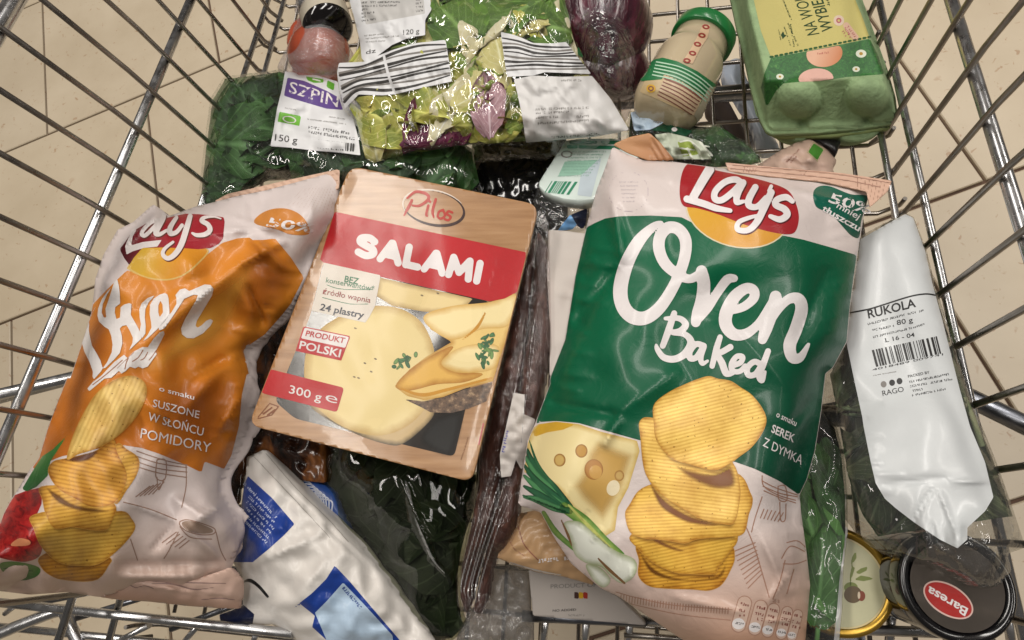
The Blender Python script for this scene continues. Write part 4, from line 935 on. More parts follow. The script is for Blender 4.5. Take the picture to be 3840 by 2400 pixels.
# dried sausage pack in film
sg = thing('sausage_pack', 'long dark brown dried sausages sealed in clear film beside the cheese pack', 'sausage pack', loc((1940, 1500), .04))
k = N('dried sausage'); f1 = k.noise(k.pos((1, .35, 1), (0, 0, -.15)), 130, 5, .65, .8)
k.l(k.ramp(f1, [(.3, lin('#23140f')), (.55, lin('#41271f')), (.72, lin('#664438'))]), k.b.inputs['Base Color']); k.b.inputs['Roughness'].default_value = .35; k.l(k.bump(f1, .7, .003), k.b.inputs['Normal']); SAU = k.m
Fsau = [fpoly(c('R4', (478, 250), (530, 330), (540, 640), (552, 900), (500, 1200), (440, 1512))+c('L4', (2190, 240), (2150, 690), (2080, 850), (1990, 960), (1950, 1200), (1890, 1330), (1840, 1310), (1930, 900), (2020, 500), (2070, 300))+c('R4', (360, 1300), (420, 800), (450, 500)), False),
        fpoly(c('R4', (470, 250), (450, 500), (420, 800), (350, 1300))+c('L4', (2060, 320), (2000, 560), (1910, 900), (1830, 1250), (1790, 1330), (1750, 1200), (1760, 1000), (1830, 700), (1880, 420))+c('R4', (150, 1512), (260, 1050), (340, 680), (410, 420)), False)]
for q, F in enumerate(Fsau):
    pp_ = Patch(F, [(2020, 860, .072), (1960, 1500, .077), (1840, 2280, .040), (1900, 1900, .066)], .012, .012, 10, pw=.5, wob_=[(q+3, 120, .0015)])
    pp_.body('sausage', SAU, sg)
Ff = fpoly(c('R4', (480, 120), (540, 200), (548, 600), (556, 900), (480, 1330))+c('L4', (2210, 240), (2170, 690), (2100, 850), (2010, 960), (1960, 1220), (1900, 1360), (1790, 1380), (1720, 1220), (1740, 1050), (1790, 800), (1860, 500), (1895, 350))+c('R4', (145, 1512), (240, 1050), (330, 700), (385, 460), (440, 300)))
pF = Patch(Ff, [(2020, 860, .080), (1960, 1500, .085), (1840, 2280, .048), (1900, 1900, .074)], .008, .004, 10, wob_=[(2, 60, .001)])
pF.body('film', film('sausage film', (.95, .93, .93), .4, 60, .07, (2.5, .25, 1), .0, .03, .4), sg)
pF.decal('sticker', fpoly(c('R4', (342, 1168), (405, 1180), (400, 1290), (465, 1318))+c('L4', (2200, 290), (2180, 300), (2145, 235), (2110, 350), (2040, 360), (2030, 200))), pm('#b5aea8', .4, name='white sticker'), sg, 2, 6)
smalltext(pF, [c('L4', (2090, 30), (2065, 90)), c('L4', (2070, 110), (2050, 190))], foil('#4a4fa0', .4), sg, 4, w=9)
SHINE = film('painted film glint', (.85, .85, .87), .3, 90, .15, None, .16, .3, .9)  # milky streaks painted on the film as highlights
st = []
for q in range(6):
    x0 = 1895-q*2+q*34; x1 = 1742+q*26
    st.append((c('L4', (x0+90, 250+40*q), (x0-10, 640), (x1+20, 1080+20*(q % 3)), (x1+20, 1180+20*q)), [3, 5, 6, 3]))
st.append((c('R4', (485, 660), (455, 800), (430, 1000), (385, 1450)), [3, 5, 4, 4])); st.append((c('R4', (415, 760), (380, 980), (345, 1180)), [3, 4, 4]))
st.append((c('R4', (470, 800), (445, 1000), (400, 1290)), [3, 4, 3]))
for q_ in st: pF.decal('painted_film_glint', fstroke([q_]), SHINE, sg, 3, 4)

# dark pouch of greens under the cheese pack
gp = thing('greens_pouch', 'dark glossy clear pouch of dark green leaves under the lower edge of the cheese pack', 'greens pouch', loc((1560, 1950), .01))
Fg2 = fpoly(c('L4', (700, 0), (1200, 60), (1880, 330), (1860, 600), (1800, 760), (1740, 1050), (1730, 1250), (1800, 1420), (1700, 1512), (1560, 1540), (1150, 1250), (900, 900), (760, 500)))
pG = Patch(Fg2, [(1300, 1700, .040), (1760, 1800, .05), (1700, 2350, .030)], .022, .03, 14, wob_=[(21, 240, .003)], creases=[(1500, 1780, 1640, 2130, 12, .006), (1600, 2080, 1720, 2200, 10, .004), (1720, 1830, 1760, 2000, 12, .004)])
DKL = [leaf_mesh('dark_leaf', .07, .05, leafmat('#0e170b', '#1d2b14', scale=40), 60+q, .05, .35) for q in range(3)]
scatter(DKL, Fg2, pG, gp, 60, 17, 'leaf', .1, .6, .15, (.9, 1.4), 50, 0, .003, .014)
scatter(DKL, Fg2, pG, gp, 60, 57, 'leaf', .0, .4, .1, (1.0, 1.4), 12, 0, .006, .016)
pG.body('film', film('dark pouch film', (.66, .68, .58), .16, 8, .05, None, .0, .03, .5), gp)
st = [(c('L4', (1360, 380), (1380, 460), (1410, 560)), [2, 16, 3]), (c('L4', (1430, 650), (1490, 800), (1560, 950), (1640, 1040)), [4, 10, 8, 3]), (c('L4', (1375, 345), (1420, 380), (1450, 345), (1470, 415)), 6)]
for q_ in st: pG.decal('painted_film_glint', fstroke([q_]), SHINE, gp, 2, 4)  # highlight streaks painted on the pouch film
# amber brown pack
ab = thing('brown_pack', 'dark brown and amber pack between the orange crisp bag and the blue pouch', 'pack', loc((1100, 1720), .01))
Fa2 = fpoly(c('P', (900, 1420), (960, 1260), (1080, 1100), (1180, 960), (1320, 1000), (1320, 1400))+c('L4', (800, 120), (790, 400), (620, 380), (440, 240), (360, 160), (240, 210), (150, 620), (70, 480), (120, 260)))  # upper part of the pack added to darken the gap
k = N('amber pack'); f1 = k.noise(k.pos((1, .4, 1)), 40, 3, .6, 1); k.l(k.ramp(f1, [(.38, lin('#100a09')), (.52, lin('#3a2012')), (.64, lin('#7a4a22'))]), k.b.inputs['Base Color']); k.b.inputs['Roughness'].default_value = .2
Patch(Fa2, .046, .008, .04, 12, wob_=[(6, 90, .003)]).body('wrapper', k.m, ab)

# ================================================================== blue and white pouch
bw = thing('blue_white_pouch', 'white pouch with dark blue panels lying below the cheese pack', 'pouch', loc((1120, 2100), .01))
Fbw = fpoly(c('L4', (238, 215), (300, 190), (362, 160), (440, 225), (600, 400), (800, 590), (1000, 790), (1130, 950), (1350, 1230), (1560, 1512), (1600, 1600), (700, 1600), (420, 1400), (60, 1440), (40, 1330), (130, 1300), (210, 1260), (200, 1080), (140, 960), (165, 800), (215, 420), (232, 330)))
pB = Patch(Fbw, [(960, 1720, .052), (1300, 1950, .050), (1500, 2400, .040), (900, 2350, .036)], .026, .022, 12, wob_=[(15, 170, .004), (16, 70, .001)],
           creases=[(1030, 1790, 1420, 2160, 10, -.003), (1010, 2090, 1230, 1990, 14, .004), (930, 2120, 1080, 2060, 10, .003), (1180, 1900, 1260, 2060, 16, .003), (1250, 2060, 1120, 2240, 14, .003)])
pB.body('pouch', foil('#cdc8c2', .25), bw)
BL = foil('#1d3a86', .25); NAVY = foil('#141c3c', .25)
pB.decal('printed_panel', fpoly(c('L4', (245, 350), (420, 510), (575, 690), (500, 770), (400, 860), (280, 960), (130, 960), (165, 800), (210, 430))), BL, bw, 2, 8)
pB.decal('printed_panel', fpoly(c('L4', (860, 985), (960, 1090), (1130, 1290), (1320, 1512), (1330, 1600), (900, 1600), (700, 1420), (720, 1340), (620, 1260), (560, 1290), (700, 1180), (800, 1080))), BL, bw, 2, 8)
pB.decal('printed_panel', fpoly(c('L4', (920, 1105), (1060, 1250), (1270, 1480), (1280, 1600), (840, 1600), (720, 1320), (800, 1240))), foil('#a9bdd0', .3), bw, 3, 8)
pB.decal('printed_panel', fpoly(c('L4', (40, 1310), (140, 1290), (200, 1250), (290, 1330), (270, 1440), (60, 1440))), NAVY, bw, 2, 8)
pB.decal('printed_swoosh', fstroke([(c('L4', (215, 1100), (260, 1090), (320, 1130), (385, 1205)), [6, 14, 12, 10])]), pm('#151518', .3, name='black print'), bw, 3, 5)
smalltext(pB, [c('L4', (250-q*6, 440+q*45), (450-q*14, 650+q*35)) for q in range(6)]+[c('L4', (215, 400), (300, 480))], foil('#b9c1d8', .35), bw, 4, w=8)
smalltext(pB, [c('L4', (920, 1140), (1045, 1285))], BL, bw, 5, w=10)
pB.decal('seal_line', fstroke([(c('L4', (370, 185), (600, 450), (800, 640), (960, 820)), 3), (c('L4', (290, 215), (560, 500), (830, 790)), 3)]), pm('#9a958e', .4, name='seal line'), bw, 2, 4)
fp = thing('blue_pattern_pack', 'blue pack printed with white curved lines behind the blue and white pouch', 'pack', loc((1230, 1880), .005))
Ffp = fpoly(c('L4', (590, 350), (700, 380), (860, 440), (900, 560), (975, 740), (900, 720), (760, 600)))
pf = Patch(Ffp, .040, .006, .03, 10)
pf.body('wrapper', foil('#22407c', .3), fp)
for q in range(7): pf.decal('printed_arc', fand(fstroke([(c('L4', (610+22*q, 380+22*q), (680+26*q, 395+22*q), (720+20*q, 450+24*q), (735+18*q, 520+22*q)), 5)]), Ffp), foil('#b5b9c6', .35), fp, 2, 3)

# ================================================================== gold pack and white box under the green bag
gd = thing('gold_pack', 'glossy gold brown cheese wedge pack under the lower left edge of the green crisp bag', 'pack', loc((1980, 2050), .03))
Fgd = fpoly(c('R1', (95, 1045), (160, 890), (200, 800), (340, 770), (520, 900), (700, 1100), (640, 1200), (470, 1152), (330, 1130), (200, 1090)))
pGd = Patch(Fgd, .062, .010, .012, 10, wob_=[(31, 90, .002)])
pGd.body('wrapper', foil('#a88763', .2), gd)
pGd.decal('rim', fstroke([(c('R1', (100, 1050), (200, 1085), (330, 1120), (465, 1145)), [5, 9, 7, 4])]), pm('#cfc8c2', .15, metal=.6, name='silvery rim'), gd, 2, 4)
pGd.decal('wrapper_line', fstroke([(c('R1', (215, 860), (250, 970), (330, 1060)), 4), (c('R1', (150, 900), (190, 990), (260, 1040)), 3)]), BR, gd, 2, 4)
smalltext(pGd, [c('R1', (330, 1065), (495, 1048))], WH, gd, 3, w=12)
pb = thing('white_box', 'white box reading product of with a small flag below the gold pack', 'box', loc((2130, 2250), .01))
Fpb = fpoly(c('R1', (275, 1110), (430, 1120), (640, 1180), (800, 1280), (950, 1430), (600, 1400), (300, 1375)))
pPb = Patch(Fpb, [(1980, 2150, .044), (2300, 2200, .044), (2000, 2320, .036)], 0, 0, 12, thick=.02)
pPb.body('carton', pm('#9c958f', .45, var=.04, name='greyish white card'), pb)
pPb.text('lettering', 'PRODUCT OF', *c('R1', (400, 1220), (660, 1210)), (0, -16), INKG, pb, 2, 0.01)
for q, hx in enumerate(('#3a2420', '#b08a1e', '#8a2a20')): pPb.decal('printed_flag', fpoly(c('R1', (535+q*25, 1240), (560+q*25, 1242), (560+q*25, 1278), (535+q*25, 1276))), foil(hx, .4), pb, 2, 5)
pPb.text('lettering', 'NO ADDED', *c('R1', (412, 1352), (545, 1346)), (0, -9), INK, pb, 2, 0.006)
smalltext(pPb, [c('R1', (500, 1372), (590, 1372))], INKG, pb, 2, w=6)
gf = thing('film_wrap', 'crumpled greyish clear wrap at the bottom end of the sausage pack', 'wrap', loc((1850, 2330), .005))
Fgf = fpoly(c('R1', (60, 1080), (200, 1090), (280, 1120), (290, 1380), (300, 1512), (300, 1600), (-150, 1600), (-120, 1450), (-20, 1300)))
pgf = Patch(Fgf, .030, .012, .02, 12, wob_=[(41, 60, .004)])
pgf.body('film', film('grey crumpled film', (.50, .48, .46), .4, 26, .12, None, .08, .06, .6), gf)

# ================================================================== leafy tray right of the green bag
lv = thing('leaf_tray', 'clear tray of fresh green leaves along the right edge of the green crisp bag', 'leaf tray', loc((3080, 1950), .01))
Flv = fpoly(c('R3', (-20, -250), (250, -250), (380, -60), (450, 0), (500, 200), (525, 480), (530, 760), (500, 1000), (490, 1300), (470, 1512), (470, 1600), (0, 1600), (0, 800)))
pLv = Patch(Flv, [(3000, 1500, .056), (3170, 1900, .072), (3100, 2400, .070)], .012, .050, 14, wob_=[(51, 120, .003)])
GRL = [leaf_mesh('green_leaf', .06, .03, leafmat(h1, h2, scale=35), 70+q, .05, .4, stem=.2) for q, (h1, h2) in enumerate((('#1d3d18', '#3b6a2c'), ('#16300f', '#2f5a24'), ('#2c5a22', '#4f8238')))]
Flv1 = fpoly(c('R3', (200, 250), (420, 280), (500, 500), (440, 800), (430, 1100), (330, 1150), (240, 900), (180, 600)))
scatter(GRL, Flv1, pLv, lv, 26, 23, 'leaf', .1, .8, .35, (.7, 1.1), 10)
scatter(DKL, Flv, pLv, lv, 40, 24, 'leaf', .0, .35, .3, (.7, 1.0), 30)
for p, rz, m_, sc in (((280, 420), .1, 0, 1.0), ((330, 900), .2, 2, 1.1), ((340, 1050), -.15, 0, .9), ((270, 650), -.1, 1, 1.0), ((420, 420), .1, 1, .9), ((300, 320), 1.4, 2, .4)):
    q = c('R3', p)[0]; place(GRL[m_], q, topz(q, pLv)-.005, (.05, .15, rz), sc, lv, Flv, pLv, margin=.001+.0005*m_)
pLv.body('tray_film', film('leaf tray film', (.88, .88, .86), .35, 28, .08, None, .03, .05, .5), lv)
pLv.decal('tray_edge', fstroke([(c('R3', (520, 480), (525, 760), (490, 1050), (470, 1300), (450, 1512)), [10, 16, 18, 20, 22])]), film('tray edge', (.75, .72, .68), .2, 20, .2, None, .35, .2, .5), lv, 2, 6)
bt2 = thing('pale_paper_slip', 'pale greyish paper slip below the green leaves', 'paper', loc((3060, 2320), .004))
Patch(fpoly(c('R3', (250, 1180), (430, 1110), (490, 1200), (470, 1600), (150, 1600), (200, 1400))), .012, .002, .004, 12, thick=.002).body('slip', pm('#8f9084', .55, name='grey paper'), bt2)

# ================================================================== two standing jars
def jar(name, label, p, z, R, lidcol, rim, bodycol, H):
    q = u1(p, z); j = thing(name, label, 'jar', (q.x, q.y, z-H))
    lathe('jar_body', [(.003, 0), (R*.8, .001), (R*.93, .006), (R*.95, H*.2), (R*.95, H*.78), (R*.88, H*.84), (R*.84, H-.013)], (q.x, q.y, z-H), (0, 0, 1), bodycol, j, 48)
    lathe('lid', [(R*.84, -.014), (R*.99, -.014), (R*1.0, -.0125), (R*1.0, -.003), (R*.985, -.001), (R*.95, 0), (R*.88, -.0004), (R*.82, -.0014), (R*.80, -.0022), (R*.002, -.0018)], tuple(q), (0, 0, 1), lidcol, j, 64)
    return j, q
GOLD = pm('#9a7a2e', .3, metal=.75, var=.1, name='gold lacquered lid')
jo, qo = jar('olive_jar', 'jar with a gold rimmed lid printed with an olive branch', (3146, 2180), .064, .0290, GOLD, 0, pm('#5e5a30', .1, coat=.5, name='olives behind glass'), .062)
BLK = pm('#0b0a0c', .16, var=.1, coat=.5, name='black lacquered lid')
jp, qp = jar('pesto_jar', 'jar with a black lid bearing a red oval name badge', (3592, 2200), .094, .0262, BLK, 0, pm('#0f0d0d', .1, coat=.5, name='dark sauce behind glass'), .092)
def disc(name, q, R, dz, mat, parent, sx=1, sy=1, rot=0, off=(0, 0), hole=0):
    n = 48; vs = []; fs = []
    for t in range(n):
        a = 2*math.pi*t/n; x, y = R*sx*math.cos(a), R*sy*math.sin(a); vs.append((q.x+off[0]+x*math.cos(rot)-y*math.sin(rot), q.y+off[1]+x*math.sin(rot)+y*math.cos(rot), q.z+dz))
    if hole:
        for t in range(n):
            a = 2*math.pi*t/n; x, y = R*sx*hole*math.cos(a), R*sy*hole*math.sin(a); vs.append((q.x+off[0]+x*math.cos(rot)-y*math.sin(rot), q.y+off[1]+x*math.sin(rot)+y*math.cos(rot), q.z+dz))
        fs = [(t, (t+1) % n, n+(t+1) % n, n+t) for t in range(n)]
    else: fs = [tuple(range(n))]
    return mk(name, vs, fs, mat, parent, smooth=False)
class Flat(Patch):
    def __init__(s, z): s.z = z; s.s = 10; s.F = lambda P: np.full(len(P), -100.)
    def zl(s, P, arr=None): return np.full(len(P), s.z)
    def nrm(s, P, e=None): return np.tile([0, 0, 1.], (len(np.asarray(P).reshape(-1, 2)), 1))
disc('lid_print', qo, .0235, -.0010, pm('#b9b694', .35, var=.06, nscale=60, coat=.3, name='cream lid print'), jo)
disc('lid_ring', qo, .0240, -.0007, pm('#c9b98a', .3, name='pale ring'), jo, hole=.965)
fo_ = Flat(qo.z-.0010)
OLV = pm('#6f7a3a', .4, var=.15, name='olive green print'); OLD = pm('#5c4a30', .35, var=.2, name='olive print')
rr = lambda *p: c('R3', *p)
fo_.decal('printed_leaf', for_(fpoly(rr((585, 880), (590, 930), (570, 960), (548, 968), (560, 920))), fpoly(rr((560, 990), (578, 1000), (560, 1060), (540, 1090), (545, 1040))), fpoly(rr((670, 990), (620, 1005), (580, 1035), (610, 1045), (660, 1020))), fpoly(rr((570, 1085), (620, 1055), (680, 1065), (710, 1080), (640, 1095))), fstroke([(rr((560, 960), (550, 1050), (545, 1130)), 4)])), OLV, jo, 1, 4)
fo_.decal('printed_olive', fell(*rr((565, 1190))[0], 34, 32), OLD, jo, 2, 4); fo_.decal('printed_olive', fell(*rr((550, 1140))[0], 26, 20), OLV, jo, 1, 4)
fo_.decal('printed_olive', fell(*rr((625, 1200))[0], 14, 19), pm('#7a3a26', .3, name='red stuffing print'), jo, 3, 3); fo_.decal('printed_olive', fell(*rr((607, 1195))[0], 5, 14), pm('#c9b8a0', .3, name='pale glint print'), jo, 4, 3)
disc('lid_print', qp, .0208, -.0010, pm('#5f5852', .16, metal=.6, var=.2, nscale=40, name='silvery lid print'), jp)
fp_ = Flat(qp.z-.0010)
ce = rr((1240, 1228))[0]
fp_.decal('badge', fell(*ce, 104, 57, 31), foil('#c7a9a0', .3), jp, 1, 4); fp_.decal('badge', fell(*ce, 98, 51, 31), foil('#9c1c18', .3), jp, 2, 4)
fp_.text('lettering', 'Baresa', *rr((1382, 1290), (1105, 1130)), (-13, 30), WH, jp, 3, 0.02)
for t, w in ((1.25, 22), (4.2, 18), (5.6, 14)): pass

# ================================================================== arugula pack
ru = thing('arugula_pack', 'clear pillow pack of arugula with a long white printed label', 'arugula pack', loc((3400, 1400), .01))
Fru = fpoly(c('R2', (530, 320), (680, 240), (830, 165), (885, 190), (965, 400), (1015, 600), (1110, 900), (1230, 1300))+c('R3', (1480, 0), (1530, 120), (1600, 300), (1690, 560), (1770, 800), (1777, 860), (1660, 900), (1690, 1020), (1600, 1130), (1480, 1150), (1320, 1060), (1180, 1000), (1000, 965), (900, 920), (820, 880), (720, 780), (620, 640), (560, 500), (510, 350), (470, 100))+c('R2', (340, 1180), (400, 1080), (470, 800)))
pR = Patch(Fru, [(3270, 870, .060), (3420, 830, .058), (3560, 1900, .090), (3300, 2000, .084), (3060, 1400, .066), (3640, 2060, .104)], .026, .035, 14, pw=.32, wob_=[(61, 300, .0008)],
           creases=[(3520, 1830, 3600, 2040, 12, .003), (3500, 1820, 3400, 2000, 14, -.002), (3560, 1810, 3720, 1800, 12, .0025), (3300, 1820, 3560, 1790, 16, -.002), (3470, 2060, 3700, 2040, 8, .004), (3450, 2000, 3640, 2130, 8, .004), (3560, 2060, 3600, 2150, 8, -.004)]+puckers((3300, 1950), (3720, 1960), 12, (.1, 1), 150, .0022, 13)+puckers((3180, 1500), (3280, 1860), 7, (1, 0), 120, .001, 14))
ARU = [leaf_mesh('arugula_leaf', .055, .018, leafmat(h1, h2, scale=50), 80+q, .12, .3, stem=.4) for q, (h1, h2) in enumerate((('#2c3a22', '#4b5c38'), ('#3c4a30', '#6f7a54'), ('#20301a', '#3f5030')))]
def Fru_in(P): return np.maximum(Fru(P), P[:, 1]-(2020-.15*(P[:, 0]-3300)))
Fru_in.box = Fru.box
scatter(ARU, Fru_in, pR, ru, 90, 29, 'leaf', .1, .8, .3, (.8, 1.2), 30)
pR.body('film', film('arugula film', (.80, .80, .78), .35, 24, .06, (2, 1, 1), .03, .06, .6, crinkle=24), ru)
Flb = fpoly(c('R2', (550, 330), (690, 250), (830, 172), (880, 195), (955, 400), (1005, 620), (1070, 860), (1170, 1260), (1240, 1512))+c('R3', (1500, 250), (1560, 500), (1500, 600), (1375, 715), (1375, 800), (1305, 862), (1180, 800), (1000, 680), (870, 580), (790, 510), (725, 400), (690, 250), (640, 0))+c('R2', (560, 1450), (510, 1220), (460, 980), (480, 790), (520, 520)))
pR.decal('label', Flb, pm('#c4c7c8', .34, var=.03, bump=.22, bscale=55, coat=.15, name='white arugula label', spec=.4), ru, 3, 7, clip=False)
RI = pm('#1e1e1e', .45, name='dark ink')
pR.decal('printed_line', fand(fstroke([(c('R2', (475, 796), (600, 772), (700, 742), (860, 692), (960, 676), (1022, 684)), 6)]), Flb), RI, ru, 5, 4)
pR.text('lettering', 'RUKOLA', *c('R2', (600, 830), (900, 756)), (-6, -33), RI, ru, 5, 0.018)
smalltext(pR, [c('R2', (595, 866), (830, 806)), c('R2', (845, 802), (945, 780)), c('R2', (625, 905), (760, 876)), c('R2', (620, 950), (870, 890)), c('R2', (880, 886), (955, 866))], RI, ru, 5, w=7)
pR.text('lettering', '80 g', *c('R2', (780, 872), (880, 852)), (-3, -19), RI, ru, 5, 0.006)
pR.text('lettering', 'L 16 - 04', *c('R2', (708, 980), (892, 944)), (-3, -16), RI, ru, 5, 0.01)
bars(pR, 'barcode', *c('R2', (620, 1030), (1040, 940), (648, 1135), (1068, 1050)), 24, RI, ru, 12, 5)
pR.text('lettering', '4018489 009741', *c('R2', (625, 1160), (1070, 1062)), (-1, -8), RI, ru, 5)
smalltext(pR, [c('R2', (630, 1190), (775, 1165))], INKG, ru, 5, w=3)
for p, m_ in (((695, 1245), INKG), ((748, 1235), RI), ((795, 1225), RI)): pR.decal('printed_dot', fell(*c('R2', p)[0], 11, 12), m_, ru, 5, 3)
pR.text('lettering', 'RAGO', *c('R2', (690, 1318), (824, 1290)), (-4, -20), RI, ru, 5)
pR.text('lettering', 'PACKED BY', *c('R2', (850, 1203), (985, 1176)), (-2, -10), RI, ru, 5, 0.01)
smalltext(pR, [c('R2', (858, 1230), (1100, 1182)), c('R2', (862, 1258), (1125, 1212)), c('R2', (868, 1288), (935, 1276)), c('R2', (875, 1315), (1095, 1272))], RI, ru, 5, w=7)

# ================================================================== salami cheese pack
ch = thing('cheese_pack', 'wood patterned pack of sliced cheese with a red band reading salami', 'cheese pack', loc((1480, 1150), .07))
def rnd(pts, r_):
    out = []; n = len(pts)
    for i in range(n):
        a, b, d = (np.array(pts[q], float) for q in ((i-1) % n, i, (i+1) % n)); u = (a-b)/np.linalg.norm(a-b); w = (d-b)/np.linalg.norm(d-b)
        for t in np.linspace(0, 1, 6): p = (b+u*r_)*(1-t)**2+2*b*t*(1-t)+(b+w*r_)*t*t; out.append(tuple(p))
    return out
Fch = fpoly(rnd(c('L3', (520, 28), (1412, 212), (1094, 1522), (40, 1252)), 46))
pCh = Patch(Fch, [(1290, 640, .098), (2010, 760, .100), (1780, 1800, .098)], 0, 0, 12, thick=.0025, wob_=[(71, 700, .0012)])
k = N('printed wood card'); w = k.n('ShaderNodeTexNoise'); w.inputs['Scale'].default_value = 9; w.inputs['Detail'].default_value = 6; k.l(k.uv((.5, 5, 1), -.22), w.inputs['Vector'])
k.l(k.ramp(w.outputs['Fac'], [(.3, lin('#936b46')), (.5, lin('#a27a54')), (.7, lin('#ad8660'))]), k.b.inputs['Base Color']); k.b.inputs['Roughness'].default_value = .3; k.b.inputs['Coat Weight'].default_value = .3
k.l(k.bump(k.noise(k.pos(), 16, 2), .12, .004), k.b.inputs['Normal']); WOOD = k.m
pCh.body('card', WOOD, ch)
Ftr = fpoly(rnd(c('L3', (500, 90), (1350, 260), (1060, 1440), (110, 1210)), 40))
def fixed(F, hi, dep): 
    p = Patch(F, hi, 0, 0, 14, thick=dep); p.zt = p.zt-.0031; p.zb = p.zt-dep; return p
fixed(Ftr, [(1290, 640, .098), (2010, 760, .100), (1780, 1800, .098)], .016).body('tray', pm('#3a3634', .25, name='dark clear tray'), ch)
RED = foil('#ad141c', .33); l3 = lambda *p: c('L3', *p)
pCh.decal('printed_window', fpoly(rnd(l3((395, 480), (640, 545), (1180, 668), (1062, 1190), (1012, 1402), (260, 1222), (165, 1140), (330, 740)), 22)), pm('#35312f', .12, coat=.5, var=.15, name='dark clear window'), ch, 1, 8)
CH1 = edgeprint('#d8c189', '#a88c5a', .5); CH2 = edgeprint('#bda274', '#5f5038', .5)  # soft shading towards the slice edges, put into the colour
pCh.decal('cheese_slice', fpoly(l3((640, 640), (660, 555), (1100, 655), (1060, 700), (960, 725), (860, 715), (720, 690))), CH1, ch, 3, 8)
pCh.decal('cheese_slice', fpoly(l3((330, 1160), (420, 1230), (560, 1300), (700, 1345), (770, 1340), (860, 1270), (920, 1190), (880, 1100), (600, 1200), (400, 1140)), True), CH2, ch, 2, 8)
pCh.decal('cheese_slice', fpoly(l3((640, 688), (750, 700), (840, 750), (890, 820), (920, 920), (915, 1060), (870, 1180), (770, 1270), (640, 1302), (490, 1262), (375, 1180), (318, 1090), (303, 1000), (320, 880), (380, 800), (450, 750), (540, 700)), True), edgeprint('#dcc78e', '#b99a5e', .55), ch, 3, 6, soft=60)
pCh.decal('painted_window_shade', fpoly(l3((840, 1300), (930, 1200), (1060, 1190), (1010, 1400), (880, 1370)), True), softprint('#0e0c0b', .8), ch, 1.5, 6)  # shade inside the window painted as a soft dark patch
for p in ((545, 795), (640, 940), (560, 1030), (590, 960), (860, 640), (935, 630), (620, 1000), (540, 1025)): pCh.decal('cheese_hole', fell(*l3(p)[0], 6, 3, 20), CH2, ch, 4, 3)
GC = [edgeprint('#d9ab52', '#a87224', .6), edgeprint('#dcbc74', '#b78a3e', .5), edgeprint('#e4d19c', '#c79f52', .6), foil('#c08a34', .3)]
pCh.decal('printed_slice', fpoly(l3((730, 1070), (800, 990), (880, 930), (1000, 860), (900, 800), (870, 735), (1000, 690), (1180, 672), (1310, 630), (1290, 760), (1240, 900), (1195, 1045), (1060, 1080), (960, 1120), (870, 1135), (790, 1115))), GC[1], ch, 4, 8)
pCh.decal('printed_slice', fpoly(l3((870, 735), (1000, 690), (1180, 672), (1308, 635), (1270, 780), (1140, 800), (1010, 850), (905, 800)), True), GC[2], ch, 5, 8)
pCh.decal('printed_slice', fpoly(l3((735, 1068), (810, 985), (930, 910), (1010, 880), (960, 960), (1040, 1000), (1150, 1010), (1060, 1050), (930, 1060), (800, 1090)), True), GC[0], ch, 6, 8)
pCh.decal('printed_slice', fpoly(l3((950, 960), (1010, 900), (1110, 870), (1220, 880), (1205, 980), (1100, 1005), (1010, 1000)), True), GC[2], ch, 7, 8)
pCh.decal('printed_slice', fstroke([(l3((760, 1080), (860, 1110), (980, 1085), (1190, 1030)), [6, 14, 12, 8]), (l3((1050, 850), (1120, 790), (1160, 720)), [4, 12, 6])]), GC[3], ch, 7, 6)
k = N('printed bread'); k.l(k.ramp(k.noise(k.uv(), 45, 3, .6), [(.35, lin('#3a2a20')), (.55, lin('#6a5240')), (.7, lin('#a58a6c'))]), k.b.inputs['Base Color']); k.b.inputs['Roughness'].default_value = .35
pCh.decal('printed_bread', fpoly(l3((775, 1130), (870, 1140), (960, 1122), (1060, 1085), (1195, 1048), (1165, 1140), (1080, 1175), (1000, 1195), (900, 1192), (850, 1165))), k.m, ch, 5, 8)
HB = foil('#5f7d4a', .35); HB2 = foil('#3f6e4a', .35)
rh = random.Random(5)
for cx_, cy_, n_, sp_ in ((775, 950, 16, 62), (1180, 870, 20, 56), (1165, 945, 14, 48)):
    for q in range(n_):
        a_ = rh.uniform(0, 6.28); d_ = rh.uniform(.2, 1)*sp_; ex = cx_+math.cos(a_)*d_; ey = cy_+math.sin(a_)*d_*(.5 if cx_ < 900 else .9)-(ex-cx_)*(.5 if cx_ < 900 else 0)
        if Fch(np.array([l3((ex, ey))[0]]))[0] > -30: continue
        pCh.decal('printed_herb', fell(*l3((ex, ey))[0], rh.uniform(9, 17), rh.uniform(4, 7.5), rh.uniform(0, 180)), edgeprint(('#6f8f52', '#4d7a4c', '#3a6340')[q % 3], '#2c4a30', .5), ch, 8+.1*q, 4, soft=7)
pCh.decal('printed_band', fpoly(l3((447, 244), (600, 276), (900, 340), (1362, 438), (1340, 520), (1312, 622), (1250, 655), (1180, 668), (900, 606), (640, 546), (400, 490), (378, 470))), RED, ch, 9, 10)
block(pCh, 'lettering', 'SALAMI', *l3((545, 440), (1128, 574)), (13, -66), 27, WH, ch, 11)
pCh.decal('printed_card', fpoly(l3((397, 485), (665, 545), (638, 690), (612, 740), (592, 768), (338, 712))), foil('#cfc6bb', .35), ch, 10, 8)
GR = foil('#3f7456', .4); BRR = foil('#8c3f3a', .4); DN = foil('#2b2c38', .4)
pCh.text('lettering', 'BEZ', *l3((492, 575), (558, 588)), (5, -24), GR, ch, 12, 0.02)
pCh.text('lettering', 'konserwantów*', *l3((405, 578), (632, 620)), (4, -20), GR, ch, 12, 0.006)
pCh.text('lettering', 'źródło wapnia', *l3((390, 632), (615, 675)), (5, -21), BRR, ch, 12, 0.006)
pCh.text('lettering', '24 plastry', *l3((375, 708), (582, 748)), (7, -25), DN, ch, 12, 0.02)
